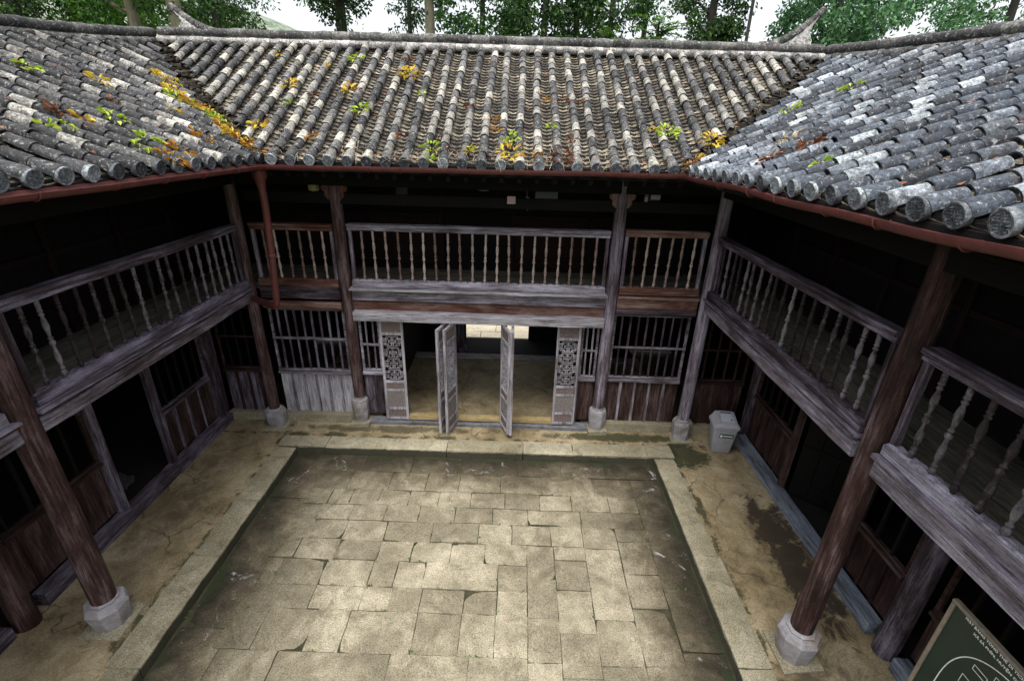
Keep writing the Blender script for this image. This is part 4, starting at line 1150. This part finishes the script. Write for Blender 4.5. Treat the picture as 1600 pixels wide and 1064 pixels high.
# grey bundle lying inside the left doorway
m = MB()
for k in range(14):
    c = V(-5.75+R(-.18, .18), 5.25+R(-.3, .3), .09+R(0, .06)); a = R(0, 3.1)
    m.obox(c, (V(math.cos(a), math.sin(a), .1).normalized(), V(-math.sin(a), math.cos(a), 0), V(-.1, 0, 1).normalized()), (R(.06, .16), R(.04, .09), R(.02, .05)))
tag(m.build('rubble_heap', M_clothb), 'low grey heap of rubble inside the dark doorway of the left wing', 'rubble')

# ------------------------------------------------------------------ waste bin
bn = empty('waste_bin', (3.64, 6.98, 0), 'grey plastic waste bin with swing lid and green sticker, beside the corner column', 'bin')
def rrect(hx, hy, z, r_=.04, n=4, rot=0.0, c=(3.64, 6.98)):
    pts = []
    for (sx, sy, a0) in ((1, 1, 0), (-1, 1, 90), (-1, -1, 180), (1, -1, 270)):
        for k in range(n+1):
            a = rad(a0 + 90*k/n); pts.append((sx*(hx-r_) + r_*math.cos(a), sy*(hy-r_) + r_*math.sin(a)))
    ca, sa = math.cos(rot), math.sin(rot)
    return [V(c[0] + x*ca - y*sa, c[1] + x*sa + y*ca, z) for x, y in pts]
BR = rad(-7)
def loft(m, rings, capb=True, capt=True):
    n = len(rings[0]); vs = [p for r_ in rings for p in r_]; fs = []
    for i in range(len(rings)-1):
        for k in range(n): k2 = (k+1) % n; fs.append((i*n+k, i*n+k2, (i+1)*n+k2, (i+1)*n+k))
    if capb: fs.append(tuple(range(n-1, -1, -1)))
    if capt: fs.append(tuple((len(rings)-1)*n+k for k in range(n)))
    m.add(vs, fs)
m = MB(); loft(m, [rrect(.150, .125, .005, rot=BR), rrect(.158, .132, .02, rot=BR), rrect(.196, .165,   .46, rot=BR), rrect(.200, .168, .52, rot=BR)])
m.build('body', M_binG, bn, smooth=True, angle=35)
m = MB(); loft(m, [rrect(.206, .174, .505, rot=BR), rrect(.218, .186, .512, rot=BR), rrect(.220, .188, .552, rot=BR), rrect(.205, .175, .56, rot=BR)])
# sloping top: higher at the back
ca, sa = math.cos(BR), math.sin(BR)
def bl(x, y_, z): return V(3.64 + x*ca - y_*sa, 6.98 + x*sa + y_*ca, z)
def wedge(m, x0, x1, y0, y1, z0, zf, zb):
    vs = [bl(x0, y0, z0), bl(x1, y0, z0), bl(x1, y1, z0), bl(x0, y1, z0), bl(x0+.045, y0+.015, zf), bl(x1-.02, y0+.015, zf), bl(x1-.03, y1-.01, zb), bl(x0+.06, y1-.01, zb)]
    m.add(vs, [(3, 2, 1, 0), (4, 5, 6, 7), (0, 1, 5, 4), (1, 2, 6, 5), (2, 3, 7, 6), (3, 0, 4, 7)])
wedge(m, -.20, .20, -.17, .17, .56, .59, .67)
lid = m.build('lid', M_binG, bn, smooth=True, angle=35)
def slope(x, y_, up_=0): t_ = (y_+.155)/.315; return bl(x, y_, .59 + (.67-.59)*t_ + up_)
m = MB()
for (a, b_) in (((-.115, -.13), (.15, -.13)), ((-.09, .14), (.14, .14))):
    m.beam(slope(a[0], a[1], .008), slope(b_[0], b_[1], .008), .022, .02, .001)
for (a, b_) in (((-.115, -.13), (-.09, .14)), ((.15, -.13), (.14, .14))):
    m.beam(slope(a[0], a[1], .007), slope(b_[0], b_[1], .007), .022, .02, .001)
m.build('hatch_frame', M_binG, lid)
m = MB(); P_ = [slope(-.085, -.10, .004), slope(.125, -.10, .004), slope(.115, .10, .004), slope(-.07, .10, .004)]
m.prism(P_, (0, 0, .006)); fl = m.build('flap', plain('bin_flap', (0.45, 0.46, 0.54), .4, .08), lid)
m = MB(); P_ = [slope(-.07, .103, .004), slope(.115, .103, .004), slope(.112, .125, .004), slope(-.068, .125, .004)]; m.prism(P_, (0, 0, .004))
P_ = [slope(.07, -.06, .011), slope(.105, -.06, .011), slope(.085, -.02, .011)]; m.prism(P_, (0, 0, .003))
m.build('hatch_gap', M_binD, lid)
# sticker on the front face
def fr(x, z, o=.0): # front face point of tapering body
    hy = .132 + (.165-.132)*(z-.02)/.44; return bl(x, -hy-.003-o, z)
m = MB(); P_ = [fr(-.09, .33), fr(.14, .33), fr(.14, .41), fr(-.09, .41)]; m.prism(P_, (0, -.003, 0)); sk = m.build('sticker', M_green, bn)
m = MB(); P_ = [fr(-.03, .36, .004), fr(.125, .36, .004), fr(.125, .38, .004), fr(-.03, .38, .004)]; m.prism(P_, (0, -.001, 0))
m.lathe(fr(-.06, .37, .004), [(.018, -.018), (.018, .018)], 8)
m.build('sticker_mark', M_white, sk)

# ------------------------------------------------------------------ sign board (site plan)
SX, SY, SZ = 3.30, 2.493, 1.977
sb = empty('site_plan_board', (SX, SY-.7, 0), 'dark green site plan board in a pale wooden frame, standing before the right wing', 'signboard')
BWd, BHt = 1.40, 1.20
m = MB(); m.box(SX-.012, SX+.012, SY-BWd, SY, SZ-BHt, SZ); bd = m.build('board', M_board, sb)
m = MB(); fw_ = .028
m.beam((SX-.004, SY-BWd, SZ-fw_/2+.004), (SX-.004, SY, SZ-fw_/2+.004), .045, fw_, .001); m.beam((SX-.004, SY-BWd, SZ-BHt+fw_/2), (SX-.004, SY, SZ-BHt+fw_/2), .045, fw_, .001)
m.beam((SX-.005, SY-fw_/2, SZ-BHt+fw_), (SX-.005, SY-fw_/2, SZ-fw_), .047, fw_, .001, up=(0, 1, 0)); m.beam((SX-.005, SY-BWd+fw_/2, SZ-BHt+fw_), (SX-.005, SY-BWd+fw_/2, SZ-fw_), .047, fw_, .001, up=(0, 1, 0))
m.build('board_frame', M_frame, sb)
for y_ in (SY-.15, SY-BWd+.15):
    m = MB(); m.beam((SX+.03, y_, 0), (SX+.03, y_, SZ-.1), .03, .03, .001, up=(0, 1, 0)); m.beam((SX-.10, y_, .02), (SX+.18, y_, .02), .04, .03, .001); m.build('leg', M_metal, sb)
def uv(u_, v_): return V(SX-.0135, SY-u_, SZ-v_)
def stripe(m, pts, wd, closed=False):
    pts = [Vector(p) for p in pts]; n = len(pts); seg = n if closed else n-1
    for i in range(seg):
        a, b_ = pts[i], pts[(i+1) % n]; d = (b_-a).normalized(); s_ = d.cross(V(1, 0, 0))*wd/2; e = d*wd*.3
        m.prism([a-e-s_, b_+e-s_, b_+e+s_, a-e+s_], (-.0015, 0, 0))
m = MB(); cu, cv, ra, rb = .72, .72, .57, .60
pts = []
for k in range(72):
    a = 2*math.pi*k/72; c_, s_ = math.cos(a), math.sin(a)
    pts.append(uv(cu + ra*math.copysign(abs(c_)**(2/2.9), c_), cv + rb*.72*math.copysign(abs(s_)**(2/2.9), s_) - (rb*.28 if s_ < 0 else -.0)*abs(s_)**(2/2.9)))
stripe(m, pts, .007, True)
def rect(u0, u1, v0, v1, wd=.003): stripe(m, [uv(u0, v0), uv(u1, v0), uv(u1, v1), uv(u0, v1)], wd, True)
rect(.30, .40, .275, .315); rect(.27, .34, .42, .50); rect(.43, .53, .20, .27); rect(.46, .50, .30, .40); rect(.55, .75, .35, .40); rect(.42, .52, .46, .60); rect(.58, .72, .48, .62); rect(.60, .70, .50, .60)
m.build('plan_drawing', M_white, bd)
vfont = None
def lettering(txt, u_, v_, size, par, wfit):
    cu_ = bpy.data.curves.new('lettering', 'FONT'); cu_.body = txt; cu_.size = size; cu_.extrude = .0006; cu_.offset = size*.012
    o = bpy.data.objects.new('lettering', cu_); C.objects.link(o)
    dg = bpy.context.evaluated_depsgraph_get(); me = bpy.data.meshes.new_from_object(o.evaluated_get(dg))
    bpy.data.objects.remove(o)
    xs = [p.co.x for p in me.vertices]; k = wfit/(max(xs)-min(xs))
    for p in me.vertices: p.co = Vector((-p.co.z, -p.co.x*k, p.co.y))
    me.materials.clear(); me.materials.append(M_white)
    o = bpy.data.objects.new('lettering', me); C.objects.link(o); P = uv(u_, v_); WL[o.name] = P
    o.parent = par; o.location = P - WL[par.name]
lettering('M\u1eb6T B\u1eb0NG T\u1ed4NG TH\u1ec2 DI T\u00cdCH KI\u1ebeN TR\u00daC', .115, .052, .026, bd, .60)
lettering('X\u00c3 S\u00c0 PH\u00ccN, HUY\u1ec6N \u0110\u1ed2NG V\u0102N', .20, .098, .026, bd, .46)

# ------------------------------------------------------------------ small things under the far eaves
def lantern(x, y_, z, mat, label, kind=0):
    t_ = empty('lantern', (x, y_, z), label, 'lamp')
    m = MB()
    if kind == 0:
        m.lathe((x, y_, z), [(.05, 0), (.085, .02), (.09, .14), (.05, .17)], 8); m.build('lamp_shade', mat, t_, smooth=True, angle=30)
    else:
        m.box(x-.12, x+.12, y_-.08, y_+.08, z, z+.16); m.build('lamp_box', M_metal, t_)
        m = MB(); m.box(x-.125, x-.075, y_-.09, y_-.081, z+.09, z+.165); m.box(x-.125, x-.075, y_-.09, y_-.081, z-.01, z+.07); m.box(x-.03, x+.12, y_-.09, y_-.081, z+.03, z+.15); m.build('lamp_glass', mat, t_)
    m = MB(); m.tube([(x, y_, z+.165), (x, y_, z+.5)], .008, 6); m.build('hanging_rod', M_metal, t_)
lantern(-3.30, 7.9, 4.06, M_lampY, 'small yellowish lantern hanging under the far eaves near the downpipe')
lantern(2.10, 7.9, 4.06, M_lamp, 'dark box lantern with white glass under the far eaves, right of the second bracketed column', 1)
m = MB(); m.box(-.185, -.06, 7.375, 7.385, 4.02, 4.13)
tag(m.build('notice', M_notice), 'small square pinkish notice fixed on the eave beam above the middle railing', 'notice')
m = MB(); m.tube([(.10, 8.0, 4.02), (.12, 8.0, 4.05), (.16, 8.0, 4.03), (.165, 8.0, 3.95), (.15, 8.0, 3.88), (.135, 8.0, 3.84)], .010, 6); m.tube([(.12, 8.0, 4.05), (.12, 8.0, 4.7)], .004, 5)
tag(m.build('hanging_hook', plain('hook_metal', (0.30, 0.29, 0.26), .4)), 'bent pale metal hook hanging beside the notice under the far eaves', 'hook')
m = MB(); m.lathe((-.60, 8.2, 4.10), [(.02, 0), (.09, .012), (.095, .02), (.03, .05), (.012, .06)], 12); m.tube([(-.6, 8.2, 4.15), (-.6, 8.2, 5.0)], .005, 5)
tag(m.build('ceiling_lamp', M_lamp, smooth=True), 'little white disc lamp hanging in the dark upper gallery left of the notice', 'lamp')

# ------------------------------------------------------------------ fallen leaves on the roofs
def leaf_clump(P, up, nm_, col, size, label, group=None):
    m = MB(); ac = up.cross(nm_)
    n = {1: 12, 2: 26, 3: 48}[size]; sp_ = {1: .05, 2: .09, 3: .14}[size]
    for k in range(n):
        a = R(0, 6.28); r_ = sp_*math.sqrt(R(0, 1)); L = R(.045, .105)*(1.0 if size > 1 else .8); wd = L*R(.22, .38)
        c = P + up*(r_*math.cos(a)*1.25) + ac*(r_*math.sin(a)) + nm_*R(.0, .04)
        b_ = a + R(-.9, .9); d = (up*math.cos(b_) + ac*math.sin(b_) + nm_*R(-.15, .35)).normalized(); s_ = (d.cross(nm_)).normalized()*wd + nm_*R(-.02, .02)
        q = nm_*R(.005, .025)
        m.add([c, c + d*L*.35 + s_*.5 + q, c + d*L*.7 + s_*.38 + q, c + d*L, c + d*L*.7 - s_*.38 + q, c + d*L*.35 - s_*.5 + q, c + d*L*.5 - q*.3], [(0, 1, 6), (1, 2, 6), (2, 3, 6), (3, 4, 6), (4, 5, 6), (5, 0, 6)])
    tag(m.build('leaf_clump', M_fall[col]), label, 'leaf clump', group)
LL = [(-5.64, 6.06, 'g', 2), (-4.3, 4.59, 'g', 1), (-4.28, 4.79, 'g', 1), (-5.39, 6.72, 'y', 2), (-4.43, 5.55, 'g', 2), (-3.96, 5.36, 'g', 2), (-3.81, 5.01, 'g', 1), (-3.58, 5.08, 'o', 2), (-4.55, 5.09, 'b', 2), (-4.4, 5.14, 'y', 1), (-4.83, 6.14, 'b', 1), (-3.92, 6.22, 'o', 2), (-4.58, 6.79, 'y', 1), (-3.69, 5.4, 'o', 2), (-5.42, 8.04, 'y', 3), (-4.87, 7.42, 'g', 3), (-5.07, 7.66, 'y', 3), (-4.71, 7.46, 'o', 3), (-4.5, 7.4, 'y', 3), (-4.29, 7.31, 'g', 3), (-4.03, 7.01, 'o', 3), (-3.87, 6.89, 'y', 3), (-3.69, 6.77, 'o', 3), (-3.52, 6.65, 'o', 3)]
LF = [(-3.63, 7.18, 'y', 2), (-4.06, 9.13, 'y', 1), (-3.57, 8.21, 'y', 2), (-3.43, 7.74, 'g', 1), (-3.14, 7.94, 'b', 1), (-2.63, 8.12, 'y', 2), (-2.74, 9.03, 'g', 2), (-2.34, 7.63, 'g', 2), (-1.82, 8.64, 'y', 3), (-1.91, 9.03, 'b', 1), (-1.52, 8.08, 'g', 1), (-1.18, 6.8, 'g', 2), (-1.18, 6.57, 'g', 1), (-2.82, 6.95, 'o', 1), (-1.62, 7.03, 'b', 1), (-0.76, 7.75, 'b', 1), (-0.37, 7.45, 'o', 1), (-0.35, 7.2, 'o', 1), (-0.69, 6.74, 'y', 1), (-0.15, 7.04, 'g', 2), (-0.13, 6.74, 'y', 3), (0.2, 6.71, 'o', 1), (0.54, 6.69, 'b', 3), (0.68, 7.05, 'b', 1), (0.61, 7.97, 'b', 1), (0.37, 7.97, 'o', 1), (0.85, 7.96, 'b', 1), (-2.5, 8.09, 'b', 1), (2.02, 7.28, 'g', 3), (1.82, 7.33, 'y', 1), (2.6, 7.11, 'y', 3), (0.41, 7.34, 'g', 1), (-0.66, 6.8, 'g', 1), (-3.19, 8.76, 'y', 1)]
LR = [(4.35, 7.14, 'g', 2), (3.72, 7.27, 'g', 2), (2.92, 5.18, 'b', 2), (2.58, 5.26, 'b', 2), (2.6, 4.39, 'g', 1), (2.99, 5.76, 's', 2), (2.25, 7.27, 'y', 2), (2.29, 6.63, 'o', 2)]
special = {('L', 4): 'biggest lime green leaf spray in the middle of the left roof slope', ('L', 5): 'lime green leaf spray just above the left eave, near the orange clump',
           ('L', 7): 'long orange leaf clump spilling over the left gutter', ('L', 15): 'large lime green leaf heap high in the left valley', ('L', 19): 'large lime green leaf heap half way down the left valley',
           ('L', 23): 'orange leaf pile at the foot of the left valley, by the gutter corner', ('L', 22): 'orange leaf pile in the left valley just above its foot', ('L', 8): 'dark brown withered leaf on the left roof slope',
           ('L', 0): 'green weed tuft near the left ridge at the edge of the view', ('L', 1): 'long lime green leaf above the left eave, nearest the camera', ('L', 2): 'second long lime green leaf, touching the nearest one on the left roof', ('L', 3): 'yellow green leaf alone high on the left roof slope',
           ('F', 8): 'biggest yellow leaf clump high on the far roof', ('F', 9): 'brown curled leaf just above the biggest yellow clump', ('F', 20): 'large yellow clump on the far eave left of the middle', ('F', 21): 'large orange heap at the middle of the far eave',
           ('F', 22): 'large rusty brown clump between tile ends at the far eave', ('F', 28): 'lime green spray low at the right end of the far roof', ('F', 30): 'yellow clump at the foot of the right valley',
           ('F', 11): 'lime green leaves standing above the far gutter', ('F', 6): 'green leaf close below the far ridge on the left half', ('F', 7): 'green leaves in the lower left half of the far roof',
           ('R', 0): 'green weed tuft high on the right roof', ('R', 1): 'green weed strip beside the top of the right valley', ('R', 2): 'rust brown leaves on the right roof, upper of two', ('R', 3): 'rust brown leaves on the right roof near the eave', ('R', 4): 'small green moss tuft near the right eave', ('R', 5): 'straw coloured dead stalks on the right roof',
           ('R', 6): 'yellow leaf in the right valley foot', ('R', 7): 'orange brown leaf at the far end of the right eave'}
cn = {'y': 'yellow', 'g': 'lime green', 'o': 'orange', 'b': 'brown', 's': 'straw coloured'}
for wh, lst in (('L', LL), ('F', LF), ('R', LR)):
    for i, (x, y_, c, s_) in enumerate(lst):
        if wh == 'L':
            sx_ = (XEL - x) - KL*(YE-y_); up = V(-1, 0, T).normalized(); nm_ = V(T, 0, 1).normalized()
        elif wh == 'R':
            sx_ = (x - XER) - KR*(YE-y_); up = V(1, 0, T).normalized(); nm_ = V(-T, 0, 1).normalized()
        else: sx_ = y_ - YE; up = V(0, 1, T).normalized(); nm_ = V(0, -T, 1).normalized()
        P = V(x, y_, zat(sx_)) + nm_*.075
        if wh != 'F':
            sg = -1 if wh == 'L' else 1; e0, e1 = ruled(sg, y_, 0), ruled(sg, y_, D); f_ = min(.97, max(.0, (x-e0.x)/(e1.x-e0.x)))
            P = e0.lerp(e1, f_) + nm_*.075
        lab = special.get((wh, i)); grp = None
        if not lab:
            loc_ = {'L': 'left', 'F': 'far', 'R': 'right'}[wh]
            lab = 'small %s leaf cluster scattered on the %s tiled roof' % (cn[c], loc_); grp = 'small %s leaf clusters on the %s roof' % (cn[c], loc_)
            if wh == 'L' and y_ > 6.5: lab = 'small %s leaf cluster lying in the left roof valley' % cn[c]; grp = 'small %s leaf clusters in the left valley' % cn[c]
        leaf_clump(P, up, nm_, c, s_, lab.replace('small ', '') if grp and s_ == 3 else lab, grp)
# fine litter, nobody could count it
m = MB()
for k in range(900):
    t_ = random.random()
    if t_ < .6:
        x = R(-5.5, 4); y_ = R(YE-.05, YE+D-.3); up = V(0, 1, T).normalized(); nm_ = V(0, -T, 1).normalized()
        if random.random() < .4: y_ = YE + abs(random.gauss(0, .12))
        if y_-YE < max(0, XEL-x, x-XER): continue
        s_ = y_-YE
    elif t_ < .85:
        y_ = R(2.5, 8); s_ = R(0.02, 2.8); x = ruled(-1, y_, s_).x; up = V(-1, 0, T).normalized(); nm_ = V(T, 0, 1).normalized()
        if s_ < y_-YE: continue
    else:
        y_ = R(2, 8); s_ = R(0.02, 2.8); x = ruled(1, y_, s_).x; up = V(1, 0, T).normalized(); nm_ = V(-T, 0, 1).normalized()
        if s_ < y_-YE: continue
    z_ = zat(s_) if t_ < .6 else ruled(-1 if t_ < .85 else 1, y_, s_).z
    P = V(x, y_, z_) + nm_*R(.02, .10); ac = up.cross(nm_); a = R(0, 6.28); L = R(.02, .055)
    d = (up*math.cos(a) + ac*math.sin(a))*L; e = (up*-math.sin(a) + ac*math.cos(a))*L*.35
    m.add([P, P+d*.5+e, P+d+nm_*.01, P+d*.5-e], [(0, 1, 2, 3)])
st_ = MB()
for k in range(150):
    q = R(XEL+.1, XER); s_ = abs(random.gauss(0, .25)); up = V(0, 1, T).normalized(); nm_ = V(0, -T, 1).normalized(); ac = V(1, 0, 0)
    if s_ > 2.6: continue
    P = V(q, YE-.03+s_, zat(s_-.03)) + nm_*R(.06, .12); a = R(0, 6.28); L = R(.06, .20); d = up*math.cos(a) + ac*math.sin(a)
    st_.tube([P, P + d*L*.5 + nm_*R(0, .04), P + d*L - V(0, 0, R(0, .05))], [.0022, .002, .001], 4)
tag(st_.build('dry_straw', M_fall['s']), 'dry straw strands caught on the far eave tiles', 'straw', kind='stuff')
tag(m.build('leaf_litter', M_fall['b']), 'fine brown leaf litter strewn over the roof tiles', 'leaf litter', kind='stuff')

# ------------------------------------------------------------------ trees behind the wings
def quad_leaf(m, c, d, nrm, L, wd):
    s_ = d.cross(nrm).normalized()*wd; m.add([c - d*L*.5, c + s_*.5, c + d*L*.5, c - s_*.5], [(0, 1, 2, 3)])
def rnd_dir(zmin=-1.0):
    while True:
        p = V(R(-1, 1), R(-1, 1), R(zmin, 1))
        if .1 < p.length < 1: return p.normalized()
def tree(x, y_, h, r_, leafm, bark, label, group, crown, ncl=90, per=42, L=.16, lean=(0, 0), limbs=7, spread=None):
    """crown=(zc, rx, rz): clumps of leaves along limbs and through an uneven volume"""
    t_ = empty('tree', (x, y_, -1.1), label, 'tree', group)
    m = MB(); n = 10; pts = []; rs = []
    for i in range(n+1):
        q = i/n; pts.append(V(x + lean[0]*q + .12*noise.noise(V(q*3, x, 0)), y_ + lean[1]*q + .12*noise.noise(V(q*3, 9, x)), -1.2 + (h+1.2)*q)); rs.append(r_*(1.15 - .85*q) if q > .05 else r_*1.35)
    m.tube(pts, rs, 10, True, .04)
    zc, rx, rz = crown; tips = []
    for k in range(limbs):
        q = R(.30, .92); b0 = pts[0].lerp(pts[-1], q); b0 = pts[min(n-1, int(q*n))].lerp(pts[min(n, int(q*n)+1)], q*n-int(q*n))
        a = R(0, 6.28); ln = rx*R(.5, 1.0); e = b0 + V(math.cos(a)*ln, math.sin(a)*ln, R(-.15, .5)*ln); mid = b0.lerp(e, .5) + V(0, 0, R(.0, .25)*ln)
        m.tube([b0, mid, e], [r_*.30, r_*.17, r_*.05], 6); tips += [mid, e, mid.lerp(e, .5)]
    m.build('trunk', bark, t_, smooth=True, angle=60)
    f = MB(); ctr = V(x + lean[0]*.7, y_ + lean[1]*.7, zc)
    for k in range(int(ncl*1.3)):
        if random.random() < .45 and tips: c = random.choice(tips) + rnd_dir()*R(.1, .7)
        else:
            d = rnd_dir(); q = R(.35, 1.0)**.6; c = ctr + V(d.x*rx*q, d.y*rx*q, d.z*rz*q)
        cr = R(.22, .55)
        for j in range(per):
            d = rnd_dir(); p = c + V(d.x, d.y, d.z*.7)*cr*R(.3, 1)**.6
            dd = (d + V(0, 0, -.5) + rnd_dir()*.8).normalized(); quad_leaf(f, p, dd, rnd_dir(), L*R(.7, 1.3), L*R(.35, .55))
    f.build('crown', leafm, t_)
    return t_
G = 'tall trees behind the far wing'
tree(-12.6, 18, 14, .27, M_leaf['mid'], M_barkP, 'tall tree with a pale bare trunk above the left end of the ridge', G, (9.6, 2.0, 1.5), 60, limbs=9)
tree(-10.75, 17.6, 15, .30, M_leaf['dark'], M_barkP, 'tree with a thick pale trunk right behind the left ridge horn', G, (9.3, 2.2, 1.6), 70, lean=(-.3, 0))
tree(-16.9, 18.5, 13, .30, M_leaf['dark'], M_bark, 'dark leafy tree filling the top left corner of the view', G, (8.2, 2.9, 2.4), 230)
tree(-19.6, 17, 12, .25, M_leaf['dark'], M_bark, 'green tree at the very left edge of the view behind the left roof', G, (8.0, 2.2, 2.4), 130)
tree(-14.1, 19.3, 10.5, .15, M_leaf['bright'], M_bark, 'bright green young tree behind the left roof, left of the pale trunk', G, (8.3, 1.5, 1.1), 130, 46, .15)
tree(-13.4, 22.5, 13, .2, M_leaf['dark'], M_bark, 'dark tree in the gap between the two pale trunks, farther back', G, (9.2, 3.2, 1.9), 230)
tree(-17.2, 22, 13, .2, M_leaf['dark'], M_bark, 'dark tree far back behind the bright green young tree', G, (9.2, 3.0, 1.9), 200)
tree(-11.1, 20, 12, .20, M_leaf['dark'], M_bark, 'tree with a thin drooping branch reaching right beyond the left horn', G, (8.2, 1.1, .9), 55, 40, limbs=6)
tree(-6.2, 19, 14, .29, M_leaf['dark'], M_bark, 'dark trunked tree left of the ridge middle, a pale green sprout at its foot', G, (9.5, 1.15, 1.4), 95, 42, limbs=5)
tree(-5.15, 17, 7.4, .03, M_leaf['bright'], M_bark, 'pale green sprouting shrub beside the dark trunk, left of the ridge middle', G, (7.6, .22, .5), 9, 30, .09, limbs=3)
tree(-3.15, 18.5, 15, .24, M_leaf['mid'], M_barkP, 'straight pale trunked tree standing left of centre over the ridge', G, (9.9, 2.0, 1.4), 70)
tree(-4.5, 22, 13, .16, M_leaf['dark'], M_bark, 'thin dark tree left of the straight pale trunk, farther back', G, (9.7, 1.0, 1.6), 60, 40, limbs=4)
tree(-1.5, 20.5, 14, .16, M_leaf['mid'], M_bark, 'dense green tree right of the straight pale trunk', G, (8.7, 1.9, 1.7), 190, 46)
tree(0.65, 18.5, 14, .17, M_leaf['dark'], M_bark, 'dark narrow tree over the middle of the ridge, left one of a pair', G, (8.5, 1.1, 1.7), 105, 44)
tree(1.75, 19, 14, .17, M_leaf['dark'], M_bark, 'dark narrow tree over the middle of the ridge, right one of a pair', G, (8.8, 1.0, 1.6), 95, 44)
tree(3.2, 21, 14, .18, M_leaf['dark'], M_bark, 'dark tree with thin lower limbs left of the feathery bush', G, (9.7, 1.6, 1.7), 100, 42)
tree(4.9, 23, 14, .18, M_leaf['mid'], M_bark, 'green tree standing far back behind the feathery bush', G, (10.4, 1.8, 1.3), 80, 42)
tree(6.4, 19.5, 14, .23, M_leaf['dark'], M_bark, 'dark trunked tree right of the feathery bush', G, (8.9, 1.1, 1.8), 105, 42)
tree(9.0, 16.5, 12, .14, M_leaf['blue'], M_bark, 'broad bluish green tree leaning over the right ridge horn', G, (8.1, 1.8, 1.2), 190, 60, .14)
tree(11.0, 18.5, 12, .30, M_leaf['blue'], M_bark, 'thick dark trunked tree between the right horn and the right roof', G, (9.2, 2.0, 1.1), 120, 60, .14)
tree(15.6, 18.5, 12, .24, M_leaf['blue'], M_bark, 'wide tree above the right roof at the top right corner', G, (9.0, 2.6, 1.5), 170, 60, .14)
tree(19.5, 18.5, 12, .24, M_leaf['mid'], M_bark, 'dark green tree at the very right edge above the right roof', G, (8.6, 2.6, 2.0), 150, 60, .14)
tree(14.2, 16, 8.5, .10, M_leaf['blue'], M_bark, 'low leafy sapling just behind the right ridge', G, (6.7, 2.4, .9), 60, 48, .12)
# bare pole
m = MB(); m.tube([(7.25, 18, -1.2), (7.15, 18, 5), (7.08, 18, 10.5)], [.07, .06, .05], 8); tag(m.build('pole', M_bark), 'thin bare pole standing against the white sky right of the dark trunked tree', 'pole')
# feathery bush with pinnate fronds
def frond_bush(x, y_, z0, nf, ln, label):
    t_ = empty('shrub', (x, y_, -1.1), label, 'shrub'); s_, f = MB(), MB()
    s_.tube([(x, y_, -1.2), (x, y_, z0)], [.07, .05], 7)
    for k in range(nf):
        a = R(0, 6.28); el_ = R(.15, 1.2); l = ln*R(.7, 1.1); d = V(math.cos(a)*math.cos(el_), math.sin(a)*math.cos(el_), math.sin(el_))
        b0 = V(x, y_, z0 - R(0, .9)); pts = [b0 + d*l*q - V(0, 0, .45*l*q*q) for q in (0, .25, .5, .75, 1)]
        s_.tube(pts, [.018, .014, .011, .008, .004], 5)
        for i in range(16):
            q = .15 + .85*i/16; p = b0 + d*l*q - V(0, 0, .45*l*q*q); sd_ = d.cross(V(0, 0, 1)).normalized()
            for sg in (-1, 1):
                dd = (sd_*sg + d*.5 + V(0, 0, R(-.5, .1))).normalized(); L = .26*(1-.5*q)*R(.8, 1.1); quad_leaf(f, p + dd*L*.5, dd, V(R(-.3, .3), R(-.3, .3), 1).normalized(), L, L*.28)
    s_.build('stems', M_bark, t_); f.build('fronds', M_leaf['bright'], t_)
frond_bush(4.3, 18.2, 8.2, 40, 1.35, 'bright green feathery leaved bush rising behind the ridge, larger of two')
frond_bush(2.75, 17.5, 7.7, 24, .85, 'smaller bright feathery leaved bush just left of the larger one')
# distant hill
m = MB(); nx, ny = 60, 24; vs = []; fs = []
for j in range(ny+1):
    for i in range(nx+1):
        x = -330 + 420*i/nx; y_ = 150 + 160*j/ny
        rdg = 57*math.exp(-((x+165)/120)**2)*math.exp(-((y_-225)/60)**2)
        vs.append((x, y_, -2 + rdg*(1 + .16*noise.noise(V(x*.02, y_*.02, 0))) + (2.5*noise.noise(V(x*.12, y_*.12, 2)) if rdg > 3 else 0)))
for j in range(ny):
    for i in range(nx): fs.append((j*(nx+1)+i, j*(nx+1)+i+1, (j+1)*(nx+1)+i+1, (j+1)*(nx+1)+i))
m.add(vs, fs); tag(m.build('hill', M_hill, smooth=True), kind='structure')
